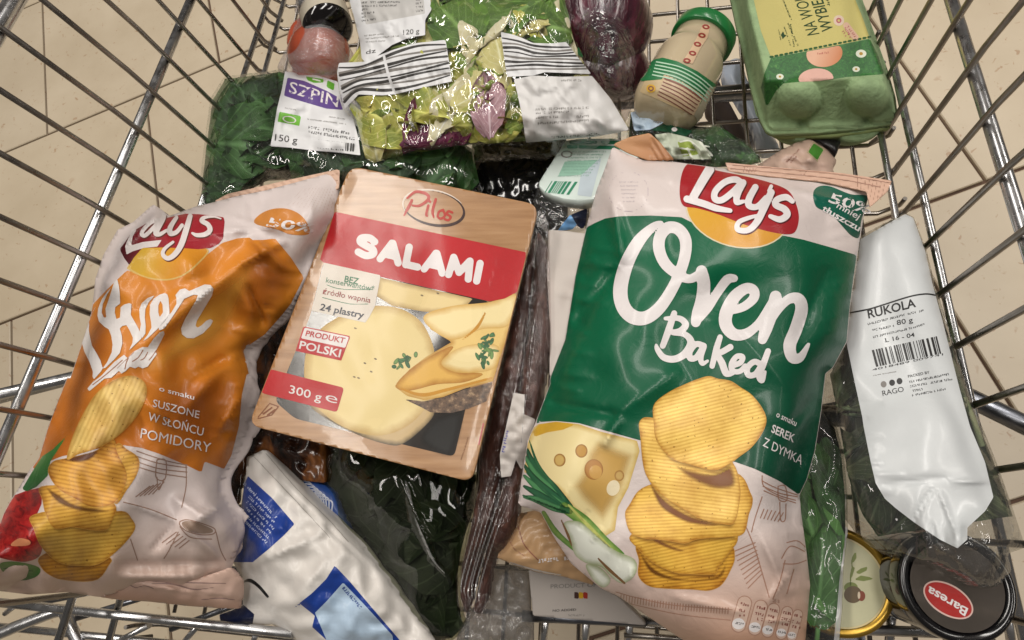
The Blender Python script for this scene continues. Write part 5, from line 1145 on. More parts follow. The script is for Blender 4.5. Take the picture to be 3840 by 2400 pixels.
pCh.decal('printed_line', fstroke([(l3((410, 590), (480, 610), (628, 612)), 3), (l3((390, 650), (520, 680), (605, 680)), 3)]), GR, ch, 12, 3)
pCh.decal('printed_badge', fpoly(l3((300, 786), (522, 832), (478, 948), (262, 902))), RED, ch, 10, 8)
pCh.decal('printed_badge', fpoly(l3((306, 792), (515, 836), (497, 888), (288, 842))), WH, ch, 11, 6)
pCh.text('lettering', 'PRODUKT', *l3((308, 830), (492, 866)), (6, -21), RED, ch, 13, 0.02)
pCh.text('lettering', 'POLSKI', *l3((278, 890), (472, 932)), (7, -30), WH, ch, 13, 0.018)
pCh.decal('printed_weight_band', fpoly(rnd(l3((142, 988), (492, 1076), (458, 1192), (98, 1100)), 12)), RED, ch, 10, 8)
pCh.text('lettering', '300 g', *l3((230, 1100), (382, 1140)), (6, -31), WH, ch, 12, 0.006)
pCh.text('lettering', 'e', *l3((402, 1138), (458, 1152)), (6, -40), WH, ch, 12, -.005)
ring = fnot(fell(*l3((918, 230))[0], 118, 66, 12), fell(*l3((912, 224))[0], 114, 60, 12))
pCh.decal('logo_ring', ring, foil('#3a2422', .25), ch, 3, 4)
pCh.decal('logo_ring', fnot(fell(*l3((915, 226))[0], 120, 68, 12), fell(*l3((919, 231))[0], 118, 66, 12)), foil('#d8c9bd', .2), ch, 3, 4)
LR = foil('#b0362c', .3)
pCh.decal('logo_lettering', fstroke([(l3((812, 190), (795, 225), (775, 262)), [10, 12, 6]), (l3((790, 180), (830, 150), (880, 160), (890, 185), (850, 215), (815, 215)), [8, 11, 12, 12, 10, 7]), (l3((890, 215), (880, 255), (885, 265)), [10, 10, 7]), (l3((925, 185), (910, 240), (915, 270)), [10, 11, 7]),
    (l3((960, 235), (940, 245), (935, 268), (950, 277), (968, 262), (960, 238)), 9), (l3((1003, 248), (985, 242), (978, 255), (995, 268), (985, 284), (968, 280)), 9), (l3((896, 195), (898, 197)), 10)]), LR, ch, 5, 3)
pCh.decal('recycling_mark', fstroke([(l3((85, 1215), (140, 1150), (182, 1165), (150, 1205), (85, 1222)), 4), (l3((110, 1200), (150, 1170)), 6), (l3((130, 1205), (165, 1180)), 6)], False), foil('#7a4a30', .35), ch, 3, 3)
Fcl = fpoly(rnd(c('L3', (523, 33), (1407, 216), (1090, 1515), (46, 1248)), 44))
pCl = Patch(Fcl, [(1290, 640, .0992), (2010, 760, .1012), (1780, 1800, .0992)], 0, 0, 12, thick=.0002, wob_=[(72, 260, .0004)], creases=[(1880, 960, 1830, 1120, 8, .0008), (1850, 980, 1790, 1060, 6, .0006)])
pCl.body('clear_lid_film', film('lid film', (.985, .985, .98), .10, 9, .16, None, 0, .003, .06), ch)
smalltext(pCh, [l3((1078, 1310), (1045, 1415))], foil('#7a5236', .35), ch, 3, w=4)
pCh.decal('printed_line', fstroke([(l3((1150, 1245), (1128, 1345)), 5)]), foil('#b34a54', .35), ch, 3, 4)

# ================================================================== crisp bags
l5 = lambda *p: c('L5', *p); r1 = lambda *p: c('R1', *p); l1 = lambda *p: c('L1', *p); l2 = lambda *p: c('L2', *p)
SK = foil('#a07a68', .4)
def lays(p, logo, parent, k0, pre='L5'):
    pass
# ---- green bag
gb = thing('green_crisp_bag', 'large green and white bag of oven baked crisps lying on top of the groceries', 'crisp bag', loc((2550, 1500), .08))
Fgb = fpoly(l5((600, 75), (690, 120), (780, 155), (940, 160), (1240, 200), (1500, 232), (1800, 262), (2060, 300), (2060, 345), (2050, 365), (2025, 470), (2005, 590), (1988, 690), (1965, 850), (1945, 1010), (1930, 1180), (1850, 1330))+r1((1960, 0), (1935, 220), (1900, 440), (1855, 600), (1812, 690), (1822, 800), (1850, 1000), (1872, 1200), (1845, 1512), (1835, 1640), (1350, 1640), (1150, 1512), (1030, 1432), (780, 1262), (690, 1222), (520, 1082), (420, 930), (345, 790), (215, 745), (235, 600), (270, 380), (310, 290), (400, 50))+l5((240, 1400), (330, 1170), (390, 800), (452, 530), (510, 320), (560, 190)))
pGB = Patch(Fgb, [(2300, 560, .098), (3250, 680, .092), (2060, 1700, .092), (3050, 1700, .098), (2900, 2450, .080), (2200, 2200, .088), (2250, 900, .098), (3180, 1200, .098)], .030, .018, 12, pw=.9,
    wob_=[(101, 620, .004), (102, 260, .0015)],
    creases=[(2290, 700, 2340, 1000, 30, .006), (2120, 1250, 2320, 1000, 26, -.005), (2300, 1560, 2560, 1380, 60, .006), (2020, 1500, 2330, 1560, 24, -.005), (2330, 1560, 2260, 1680, 20, .005), (2120, 1020, 2240, 960, 14, .003),
             (2980, 1300, 3110, 1000, 40, -.004), (2700, 1180, 3000, 1500, 60, .003), (2850, 2000, 2960, 2260, 12, .003), (2870, 2270, 2980, 2120, 16, .003), (2960, 1600, 3060, 1480, 20, -.003), (2240, 620, 2900, 760, 30, .002), (2900, 700, 3180, 760, 14, .004), (2500, 2230, 2800, 2300, 20, .003)]+puckers((2420, 600), (3220, 690), 15, (-.1, 1), 120, .0018, 4)+puckers((3205, 780), (3170, 1250), 8, (-1, .25), 110, .0016, 5)+puckers((2190, 880), (2080, 1500), 9, (1, .1), 120, .002, 6)+puckers((3010, 1850), (3020, 2350), 8, (-1, .1), 120, .002, 7)+puckers((2080, 1900), (2560, 2380), 9, (.6, -1), 100, .0016, 8))
pGB.body('bag', foil('#cdc1bd', .3, '#b38d76', (2600, 1950), (2660, 2420)), gb)
# seal at the top right, folded corner at the top left
Fse = fpoly(l5((1240, 165), (1500, 190), (1900, 225), (2185, 268), (2160, 330), (2060, 420), (2040, 330), (1800, 275), (1500, 245), (1260, 215)))
pSe = Patch(Fse, [(2720, 620, .103), (3340, 690, .100), (3250, 780, .100)], 0, 0, 8, thick=.0008, extra=lambda P, f: .00025*np.sin(P[:, 1]*.5-P[:, 0]*.06))
pSe.body('top_seal', foil('#c7a28c', .3), gb)
pSe.decal('seal_line', fstroke([(l5((1280, 180), (1600, 205), (1900, 235), (2170, 280)), 4), (l5((1270, 200), (1600, 230), (1900, 262), (2120, 305)), 4)]+[(l5((1990+q*22, 255+q*4), (1990+q*18, 305+q*14)), 3) for q in range(8)]+[(l5((1350+q*16, 190+q*2), (1340+q*16, 225)), 3) for q in range(5)]+[(l5((1665, 210), (1672, 240), (1700, 215)), 3)]), SK, gb, 2, 4)
Ffo = fpoly(l5((600, 62), (700, 20), (810, -2), (870, 50), (950, 150), (800, 152), (690, 112)))
pFo = Patch(Ffo, [(2300, 540, .100), (2440, 495, .106), (2530, 600, .102)], 0, 0, 8, thick=.0008, wob_=[(3, 120, .001)], extra=lambda P, f: .0007*np.sin((P[:, 0]-P[:, 1]*.6)*.25)*(P[:, 0] > 2440))
pFo.body('folded_seal', foil('#b4865f', .3, '#a06e4a', (2400, 500), (2520, 600)), gb)
Fgreen = fpoly(l5((440, 540), (500, 508), (560, 482), (640, 470), (820, 466), (990, 475), (1080, 520), (1250, 620), (1400, 640), (1560, 578), (1680, 602), (1850, 650), (2000, 695), (2010, 1000), (2000, 1400))+r1((1990, 200), (1930, 560), (1812, 692), (1700, 612), (1560, 542), (1440, 500), (1200, 450), (890, 375), (700, 322), (560, 282), (430, 270), (340, 276), (280, 310), (200, 300), (300, 0))+l5((200, 1400), (300, 1100)))
pGB.decal('printed_field', Fgreen, foil('#005a3a', .27, '#08422e', (2600, 1000), (3050, 1700)), gb, 1, 12)  # darker lower right: shading put into the print gradient
pGB.decal('printed_stamp', fnot(fell(*l5((690, 330))[0], 76, 76), fell(*l5((690, 330))[0], 73, 73)), foil('#b9abb0', .35), gb, 2, 5)
smalltext(pGB, [l5((640+q*4, 275+q*22), (745-q*4, 275+q*22)) for q in range(6)], foil('#c1b6b8', .35), gb, 2, w=4)
# printed cheese, spring onion
Fchs = fpoly(r1((295, 315), (330, 288), (430, 274), (560, 288), (690, 332), (890, 382), (905, 440), (840, 650), (782, 760), (765, 890), (700, 930), (560, 800), (420, 640), (250, 560), (270, 400)))
pGB.decal('printed_cheese', Fchs, edgeprint('#dccb96', '#c2a55e', .5), gb, 2, 8)
pGB.decal('printed_cheese', fpoly(r1((300, 330), (335, 290), (430, 275), (545, 288), (470, 320), (380, 335), (310, 360))), foil('#c79c30', .3), gb, 3, 8)
pGB.decal('printed_cheese', fpoly(r1((660, 365), (760, 400), (890, 450), (835, 640), (780, 740), (700, 860), (560, 720), (510, 640), (560, 560), (600, 440))), softprint('#c39c55', .9), gb, 3, 8, soft=55)
for p, rr_, hx in (((645, 545), 35, '#a9783c'), ((575, 440), 23, '#b3873f'), ((452, 492), 22, '#bfa05e'), ((790, 580), 18, '#b9995c')): pGB.decal('printed_cheese_hole', fell(*r1(p)[0], rr_, rr_*1.1), edgeprint(hx, '#8a5c28', .5), gb, 4, 4, soft=14)
pGB.decal('printed_cheese_hole', fell(*r1((655, 560))[0], 24, 26), foil('#bd9350', .3), gb, 5, 5)
pGB.decal('printed_glint', fell(*r1((755, 650))[0], 24, 30, 20), foil('#ddd0b0', .3), gb, 4, 6)
D1, D2, D3 = edgeprint('#2a6040', '#10301f', .6), edgeprint('#4d8a58', '#1f5236', .6), edgeprint('#9ab05a', '#4c7a34', .6)
for q in range(6): pGB.decal('printed_onion_leaf', fstroke([(r1((250, 400+60*q), (320, 540+35*q), (420, 650+22*q), (510, 760+4*q)), [10, 26, 30, 26])]), (D1, D2)[q % 2], gb, 5+.2*q, 6, soft=12)
st = [(r1((280, 380), (330, 520), (420, 640), (500, 740)), [4, 12, 14, 10]), (r1((260, 560), (360, 660), (480, 760)), [4, 12, 10]), (r1((240, 690), (360, 740), (490, 790)), [6, 10, 12])]
pGB.decal('printed_onion_leaf', fstroke(st), D2, gb, 6, 6)
pGB.decal('printed_onion_leaf', fstroke([(r1((480, 760), (590, 840), (700, 950), (800, 1030)), [40, 46, 40, 26]), (r1((360, 790), (430, 900), (540, 1000)), [16, 22, 16])]), D3, gb, 6, 7)
pGB.decal('printed_onion_leaf', fstroke([(r1((500, 745), (620, 870), (740, 990)), [6, 14, 8])]), foil('#b3b765', .3), gb, 7, 6)
WB = edgeprint('#d6d8cc', '#98a07c', .55)
pGB.decal('printed_onion_bulb', fpoly(r1((475, 850), (560, 840), (640, 900), (760, 1000), (870, 1050), (890, 1110), (860, 1165), (800, 1190), (740, 1150), (690, 1100), (600, 1075), (540, 1030), (515, 960)), True), WB, gb, 7, 7)
pGB.decal('printed_onion_bulb', fpoly(r1((600, 1085), (680, 1100), (740, 1170), (700, 1215), (640, 1170)), True), WB, gb, 6, 7)
pGB.decal('printed_shadow_line', fstroke([(r1((460, 830), (500, 920), (520, 980)), [4, 10, 4]), (r1((670, 1050), (740, 1120), (820, 1190)), [6, 12, 8])]), foil('#7a5a3a', .3), gb, 8, 5)
# crisps
CH = [chipmat('#e6c672', '#bd8f3c', .25, 290), chipmat('#e3c26c', '#b8883a', -.12, 290), chipmat('#e0bb60', '#b28030', .05, 300), chipmat('#d9b150', '#a87726', .2, 300), chipmat('#cf9f3e', '#875718', .1, 300)]
EDGE = foil('#b98a3c', .3); SHD = foil('#a5784e', .35)
chips = [(r1((895, 960), (900, 1060), (898, 1150), (960, 1208), (1070, 1222), (1200, 1226), (1300, 1232), (1370, 1200), (1420, 1120), (1445, 1040), (1400, 960), (1100, 900)), 4),
         (r1((855, 915), (900, 1000), (960, 1060), (1030, 1102), (1120, 1135), (1200, 1140), (1330, 1140), (1352, 1100), (1420, 1010), (1462, 940), (1420, 860), (1100, 830)), 3),
         (r1((850, 740), (822, 800), (850, 900), (920, 935), (1060, 950), (1160, 966), (1220, 945), (1300, 935), (1400, 930), (1495, 908), (1525, 800), (1545, 740), (1535, 680), (1440, 560), (1100, 600), (920, 650)), 2),
         (r1((905, 272), (910, 370), (925, 520), (960, 610), (1040, 700), (1150, 770), (1260, 830), (1360, 852), (1440, 850), (1470, 740), (1475, 640), (1430, 500), (1250, 330), (985, 252)), 1),
         (r1((985, 180), (1060, 112), (1160, 62), (1240, 30), (1300, 15), (1350, 30), (1420, 42), (1480, 80), (1540, 120), (1600, 195), (1625, 265), (1600, 340), (1540, 420), (1475, 470), (1420, 510), (1330, 550), (1200, 520), (1080, 480), (1000, 380), (985, 280)), 0)]
for q, (pts, m_) in enumerate(chips):
    Fc_ = fpoly(pts, True)
    pGB.decal('printed_crisp_edge', Fc_, EDGE, gb, 4+2*q, 8)
    Fi = lambda P, Fc_=Fc_: Fc_(P)+2.2
    Fi.box = Fc_.box
    pGB.decal('printed_crisp', Fi, CH[m_], gb, 5+2*q, 8)
    if q < 4:
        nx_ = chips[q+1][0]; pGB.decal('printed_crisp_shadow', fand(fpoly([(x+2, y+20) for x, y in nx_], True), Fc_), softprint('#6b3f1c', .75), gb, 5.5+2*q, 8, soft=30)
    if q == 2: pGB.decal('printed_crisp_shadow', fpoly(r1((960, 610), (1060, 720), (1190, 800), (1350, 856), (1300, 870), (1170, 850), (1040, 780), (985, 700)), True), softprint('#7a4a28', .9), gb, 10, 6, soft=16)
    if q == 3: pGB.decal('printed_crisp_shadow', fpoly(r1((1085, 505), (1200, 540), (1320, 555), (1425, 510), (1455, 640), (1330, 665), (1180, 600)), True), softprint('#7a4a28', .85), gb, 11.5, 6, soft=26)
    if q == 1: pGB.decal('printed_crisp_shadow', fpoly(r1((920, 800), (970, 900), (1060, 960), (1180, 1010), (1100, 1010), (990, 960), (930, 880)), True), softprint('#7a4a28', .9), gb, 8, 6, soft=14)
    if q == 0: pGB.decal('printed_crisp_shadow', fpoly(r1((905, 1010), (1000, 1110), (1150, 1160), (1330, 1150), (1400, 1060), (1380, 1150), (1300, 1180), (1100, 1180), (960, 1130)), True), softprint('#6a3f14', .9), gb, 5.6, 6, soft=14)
# logo
Fsun = fell(*l5((1310, 440))[0], 194, 132, 14)
pGB.decal('logo_ring', fell(*l5((1310, 440))[0], 199, 137, 14), foil('#cfc4a4', .3), gb, 4, 6)
pGB.decal('logo_sun', Fsun, foil('#cda23a', .27, '#cc8f28', (2700, 640), (2800, 930)), gb, 5, 6)
Fred = fpoly(l5((1030, 172), (1080, 165), (1112, 170), (1170, 205), (1330, 238), (1480, 275), (1590, 320), (1635, 385), (1657, 470), (1642, 548), (1600, 572), (1500, 560), (1350, 518), (1200, 460), (1080, 425), (1005, 412), (982, 355), (985, 270), (1002, 205)), True)
pGB.decal('logo_band', Fred, foil('#9a1f26', .27), gb, 6, 6)
Ll = [(l5((1150, 205), (1110, 270), (1050, 375)), [36, 34, 30]), (l5((1022, 372), (1120, 400), (1190, 425), (1268, 438)), [26, 26, 24, 16]),
      (l5((1335, 285), (1300, 262), (1240, 275), (1185, 325), (1180, 370), (1220, 378), (1285, 330), (1330, 282)), 24), (l5((1340, 280), (1310, 340), (1305, 390), (1345, 385)), [26, 26, 22, 12]),
      (l5((1410, 305), (1375, 370), (1375, 410), (1420, 415), (1470, 365)), [24, 26, 24, 22, 20]), (l5((1500, 335), (1460, 420), (1420, 500), (1370, 548), (1310, 545), (1315, 505), (1370, 480), (1440, 462)), [26, 28, 26, 22, 20, 18, 16, 10]),
      (l5((1620, 385), (1585, 362), (1535, 375), (1525, 405), (1575, 430), (1590, 462), (1550, 488), (1495, 470)), [18, 24, 24, 24, 26, 26, 24, 16]), (l5((1500, 300), (1488, 325)), 14)]
pGB.decal('logo_lettering_shadow', fstroke([([(x+4, y+5) for x, y in p], w) for p, w in Ll]), foil('#4f1016', .3), gb, 7, 4)
pGB.decal('logo_lettering', fstroke(Ll), foil('#dcd6d6', .3), gb, 8, 4)
# "Oven Baked"
Ov = [(l5((878, 505), (830, 530), (750, 610), (680, 740), (645, 880), (660, 980), (715, 1040), (790, 1045), (870, 985), (950, 860), (1005, 720), (1015, 610), (975, 545), (915, 535), (870, 585), (865, 660), (900, 740), (970, 800), (1040, 825), (1105, 790)), [12, 30, 46, 52, 54, 54, 54, 50, 46, 42, 42, 44, 44, 44, 44, 44, 42, 38, 32, 34]),
      (l5((1105, 780), (1118, 850), (1110, 940), (1085, 1020), (1072, 1072)), [42, 48, 50, 46, 36]), (l5((1085, 1060), (1140, 990), (1190, 910), (1250, 830), (1290, 822)), [26, 34, 34, 36, 28]),
      (l5((1255, 1010), (1340, 985), (1400, 935), (1400, 890), (1355, 880), (1290, 930), (1245, 1020), (1245, 1090), (1290, 1140), (1360, 1135), (1430, 1075), (1500, 960)), [26, 32, 36, 38, 40, 46, 50, 48, 44, 38, 30, 26]),
      (l5((1525, 925), (1505, 1010), (1470, 1110), (1450, 1170)), [44, 48, 46, 34]), (l5((1475, 1105), (1540, 1000), (1600, 940), (1655, 940), (1672, 1000), (1640, 1110), (1605, 1200), (1620, 1270), (1665, 1270), (1712, 1195)), [24, 30, 36, 44, 48, 48, 48, 42, 32, 12])]
pGB.decal('lettering', fstroke(Ov), foil('#d5cfce', .3), gb, 14, 5)
Bk = [(l5((950, 1020), (920, 1110), (885, 1205)), [22, 26, 22]), (l5((900, 1050), (980, 1050), (1015, 1085), (985, 1120), (940, 1130), (1010, 1140), (1045, 1185), (1010, 1250), (950, 1280), (890, 1270), (855, 1225), (848, 1200)), [14, 22, 26, 24, 18, 22, 28, 28, 26, 24, 20, 10]),
      (l5((1118, 1205), (1075, 1195), (1040, 1235), (1040, 1275), (1075, 1270), (1112, 1215)), 22), (l5((1118, 1210), (1100, 1270), (1110, 1305), (1140, 1290)), [22, 22, 18, 10]),
      (l5((1210, 1155), (1190, 1220), (1165, 1320)), [20, 24, 20]), (l5((1268, 1212), (1220, 1240), (1185, 1255)), [24, 22, 14]), (l5((1190, 1250), (1220, 1300), (1245, 1360), (1285, 1365)), [20, 26, 26, 8]),
      (l5((1280, 1318), (1325, 1300), (1338, 1268), (1305, 1265), (1275, 1305), (1280, 1345), (1320, 1350), (1355, 1320)), 20),
      (l5((1450, 1315), (1405, 1295), (1365, 1330), (1370, 1370), (1410, 1365), (1448, 1310)), 22), (l5((1482, 1235), (1455, 1310), (1432, 1380), (1450, 1402), (1468, 1350)), [22, 24, 22, 18, 8])]
pGB.decal('lettering', fstroke(Bk), foil('#d5cfce', .3), gb, 14, 4)
# badge
pGB.decal('printed_badge', fpoly(l5((1738, 360), (1745, 320), (1780, 298), (1840, 302), (1950, 345), (2045, 355), (2030, 430), (2010, 500), (1998, 590), (1955, 580), (1920, 545), (1890, 510), (1850, 468), (1800, 440), (1755, 415)), True), foil('#0e5f4c', .27, '#0a4638', (3060, 700), (3230, 860)), gb, 4, 6)
pGB.text('lettering', '50%', *l5((1822, 388), (2060, 460)), (16, -36), WH, gb, 6, 0.02)
pGB.text('lettering', 'mniej', *l5((1868, 420), (1992, 488)), (14, -21), WH, gb, 6, 0.006)
pGB.text('lettering', 'tłuszczu', *l5((1785, 436), (1996, 556)), (12, -22), WH, gb, 6, 0.02)
# flavour name
pGB.text('lettering', 'o smaku', *r1((1678, 245), (1790, 300)), (7, -22), WH, gb, 6, 0.006)
pGB.text('lettering', 'SEREK', *r1((1650, 332), (1778, 392)), (8, -30), WH, gb, 6, 0.018)
pGB.text('lettering', 'Z DYMKĄ', *r1((1602, 410), (1822, 520)), (9, -34), WH, gb, 6, 0)
# sketched jars, ruler and nutrition marks
st = [(r1((1600, 580), (1610, 640), (1690, 690), (1790, 720)), 4), (r1((1600, 610), (1680, 650), (1800, 690)), 3), (r1((1605, 640), (1700, 680), (1800, 700)), 3), (r1((1610, 665), (1700, 705), (1790, 735)), 3), (r1((1690, 640), (1730, 640), (1740, 720), (1695, 715), (1690, 640)), 4), (r1((1700, 730), (1705, 830), (1730, 830), (1735, 740)), 3),
      (r1((1600, 700), (1560, 820), (1540, 900)), 2.5), (r1((1500, 850), (1560, 1000), (1640, 1270)), 3), (r1((1740, 960), (1800, 950), (1850, 990)), 4), (r1((1710, 1050), (1760, 980), (1840, 1010)), 3), (r1((1720, 1080), (1790, 1080), (1850, 1060)), 3), (r1((1730, 1060), (1700, 1180), (1660, 1280)), 3), (r1((1780, 1110), (1740, 1250)), 3)]
st += [(r1((1610+q*22, 770+q*4), (1590+q*20, 820+q*4)), 2.5) for q in range(6)]+[(r1((1440+q*10, 1010+q*26), (1560+q*5, 960+q*22)), 2) for q in range(9)]
pGB.decal('printed_sketch', fstroke([(p_, max(4, w_)) for p_, w_ in st]), SK, gb, 3, 2)
ru_ = [np.array(p) for p in r1((700, 1222), (780, 1262), (900, 1300), (1100, 1345), (1430, 1398))]
pGB.decal('printed_ruler', fstroke([(r1((770, 1240), (900, 1275), (1100, 1315), (1430, 1340)), 3), (r1((790, 1290), (950, 1330), (1150, 1370), (1420, 1400)), 3)]+[(r1((800+q*16, 1255+q*3.0-(q*q)*.028), (797+q*16, 1290+q*3.0-(q*q)*.028)), 3.5) for q in range(39)]), SK, gb, 3, 2)
for q, (x, y) in enumerate(((1488, 1365), (1580, 1385), (1653, 1400), (1730, 1415), (1790, 1430))):
    a = r1((x+12, y-62))[0]; b = r1((x-22, y+62))[0]
    pGB.decal('nutrition_mark', fstroke([([a, b], 56-4*q)]), foil('#c3a898', .35), gb, 3, 5)
    pGB.decal('nutrition_mark', fnot(fstroke([([a, b], 56-4*q)]), fstroke([([a, b], 50-4*q)])), SK, gb, 4, 2)
    smalltext(pGB, [r1((x-10, y-60), (x+30, y-52)), r1((x-20, y-25), (x+22, y-15)), r1((x-18, y+5), (x+20, y+12))], foil('#7a3c34', .4), gb, 5, w=9)
    pGB.decal('nutrition_mark', fell(*r1((x-22, y+55))[0], 24-2*q, 21-2*q), WH, gb, 5, 4)
    smalltext(pGB, [r1((x-40, y+50), (x, y+56))], INK, gb, 6, w=7)
smalltext(pGB, [r1((1660, 1282), (1700, 1290)), r1((1660, 1292), (1698, 1300))], SK, gb, 4, w=5)

# ---- orange bag
ob = thing('orange_crisp_bag', 'crumpled orange and white bag of oven baked crisps leaning on the cart side', 'crisp bag', loc((600, 1600), .06))
Fob = fpoly(c('L3', (468, 50), (466, 120), (455, 190), (440, 270), (400, 370), (362, 470), (345, 545), (290, 620), (200, 735), (120, 825), (40, 880), (18, 905))+l1((1552, 1160), (1540, 1210), (1565, 1320), (1590, 1430))+l2((1420, 60), (1428, 130), (1400, 260), (1340, 420), (1270, 550), (1240, 630), (1255, 690), (1295, 770), (1342, 860), (1330, 1000), (1288, 1085), (1300, 1130), (1100, 1200), (700, 1230), (560, 1268), (380, 1240), (170, 1255), (0, 1235), (-140, 1220), (-200, 1050), (-120, 900), (0, 850), (20, 795), (60, 720), (100, 660), (160, 560), (220, 480), (270, 310), (330, 150), (390, 0))+l1((440, 1380), (490, 1230), (540, 1080), (575, 960), (590, 850), (600, 750), (625, 680), (650, 600), (740, 440), (840, 390), (940, 300), (965, 280), (1000, 300), (1040, 330), (1060, 355), (1240, 290), (1330, 270), (1480, 230), (1680, 190)))
pOB = Patch(Fob, [(440, 860, .130), (350, 1110, .134), (320, 1240, .133), (262, 1420, .134), (145, 1720, .140), (0, 1960, .152), (-130, 2100, .166), (113, 2230, .121), (300, 2235, .100), (860, 2150, .072), (930, 1300, .084), (900, 1700, .072), (1130, 1020, .088), (1260, 660, .096), (900, 740, .100), (600, 2240, .082)], .028, .018, 12, pw=.9,
    wob_=[(111, 420, .004), (112, 190, .002)],
    creases=[(500, 1330, 1010, 900, 34, .005), (440, 1200, 800, 1010, 26, -.003), (930, 880, 1070, 1010, 22, .007), (760, 880, 1180, 830, 12, .004), (820, 800, 1100, 880, 10, .003), (640, 1600, 950, 1250, 40, .005), (700, 1420, 930, 1300, 20, -.005), (640, 1860, 800, 1960, 22, .005), (470, 1880, 660, 1950, 14, .004), (660, 1950, 820, 2090, 16, .005), (660, 1960, 560, 2080, 14, -.004), (420, 960, 600, 800, 16, .004), (540, 1500, 700, 1640, 20, .004), (800, 1650, 900, 1480, 20, .005), (500, 790, 720, 760, 10, .004), (420, 2120, 850, 2110, 16, -.006), (430, 2160, 840, 2160, 12, .006), (930, 1060, 1000, 1240, 16, -.006), (880, 1000, 1080, 900, 14, .005), (300, 1250, 420, 1000, 16, .004), (850, 1880, 720, 1960, 12, .004)]+puckers((560, 800), (1250, 700), 13, (-.1, 1), 120, .002, 9)+puckers((60, 2210), (860, 2180), 14, (.05, -1), 120, .002, 10)+puckers((930, 1300), (900, 1650), 6, (-1, .1), 130, .0022, 11)+puckers((1160, 1000), (960, 1260), 6, (-1, -.2), 120, .002, 12))
pOB.body('bag', foil('#cbbfbc', .27, '#c2a492', (500, 1900), (500, 2250)), ob)
Fos = fpoly(c('L3', (470, 42), (468, 130), (440, 150), (300, 170), (150, 190), (0, 200), (-60, 195), (-140, 205), (-60, 160), (30, 140), (200, 100), (340, 70)))
pOs = Patch(Fos, [(1270, 640, .098), (900, 730, .090), (1260, 720, .098)], 0, 0, 8, thick=.0008, extra=lambda P, f: .0006*np.sin(P[:, 1]*.6+P[:, 0]*.15))
pOs.body('top_seal', foil('#c8a792', .3), ob)
pOs.decal('seal_line', fstroke([(c('L3', (460, 65), (300, 105), (100, 145), (-60, 180)), 3), (c('L3', (462, 95), (300, 135), (100, 168), (-40, 190)), 3)]), SK, ob, 2, 4)
smalltext(pOs, [c('L3', (60, 178), (105, 172))], SK, ob, 3, w=8)
pOB.decal('seal_line', fstroke([(c('L3', (455-q*13, 140-q*2), (425-q*18, 255-q*4)), 2.5) for q in range(12)]), foil('#b9a39a', .35), ob, 2, 4)
# lower seal, folded up
Fol = fpoly(l2((560, 1268), (600, 1200), (640, 1130), (720, 1150), (900, 1160), (1100, 1170), (1280, 1110), (1300, 1100), (1360, 1172), (1358, 1250), (1350, 1335), (1240, 1332), (1050, 1318), (850, 1295), (680, 1285)))
pOl = Patch(Fol, [(430, 2200, .098), (880, 2160, .078), (880, 2290, .060)], .004, .003, 8, thick=.003, wob_=[(5, 90, .0012)], creases=[(460, 2180, 870, 2240, 9, .004), (640, 2200, 880, 2250, 8, -.003)])
pOl.body('bottom_seal', foil('#c4a697', .3, '#a8826c', (650, 2200), (640, 2280)), ob)
pOl.decal('seal_print', fstroke([(l2((690, 1215), (730, 1200), (770, 1215), (820, 1205), (870, 1220)), 4), (l2((860, 1190), (980, 1195), (1100, 1225), (1210, 1215)), [3, 6, 5, 3]), (l2((1140, 1285), (1240, 1275), (1330, 1285)), 4), (l2((640, 1130), (780, 1165), (1000, 1185), (1280, 1190)), [5, 6, 5, 4])]), foil('#8f7670', .35), ob, 2, 4)
pOl.text('lettering', 'CD1', *l2((810, 1128), (862, 1126)), (0, -14), INKG, ob, 3)
Fo1 = fpoly(l1((500, 1000), (590, 905), (660, 830), (740, 752), (800, 695), (860, 712), (1000, 752), (1120, 735), (1220, 675), (1300, 600), (1400, 522), (1500, 492), (1600, 488))+c('L3', (60, 378), (110, 378), (165, 370), (240, 460), (302, 555), (230, 700), (100, 900), (0, 960))+l1((1640, 1200), (1620, 1380))+l2((1400, 0), (1372, 120), (1355, 300), (1290, 552), (1240, 530), (1160, 500), (1142, 562), (1060, 522), (900, 455), (800, 422), (660, 402), (500, 440), (350, 470), (230, 520), (180, 560), (180, 300), (330, 0))+l1((440, 1300), (480, 1100)))
pOB.decal('printed_field', Fo1, foil('#c87c26', .27, '#b2641e', (600, 1150), (300, 1700)), ob, 1, 11)
pOB.decal('glow_fold_shade', fpoly(l1((1150, 880), (1350, 760), (1560, 620), (1640, 700), (1560, 950), (1400, 1180), (1150, 1300), (950, 1380), (860, 1300), (1000, 1150)), True), softprint('#d69a3c', .95), ob, 2, 9, soft=110)
pOB.decal('glow_fold_shade', fpoly(c('L3', (30, 390), (160, 380), (290, 555), (200, 720), (60, 800), (-60, 700)), True), softprint('#8a3f10', .45), ob, 2.4, 9, soft=110)  # dark soft patches from here: fold shading painted into the orange
pOB.decal('glow_fold_shade', fpoly(l2((900, 20), (1380, -40), (1380, 250), (1250, 520), (1000, 450), (860, 260)), True), softprint('#8f4412', .4), ob, 2.6, 9, soft=130)
pOB.decal('glow_fold_shade', fpoly(l1((560, 950), (700, 900), (760, 1200), (560, 1500), (380, 1700), (420, 1350)), True), softprint('#8a3f10', .4), ob, 2.8, 9, soft=90)
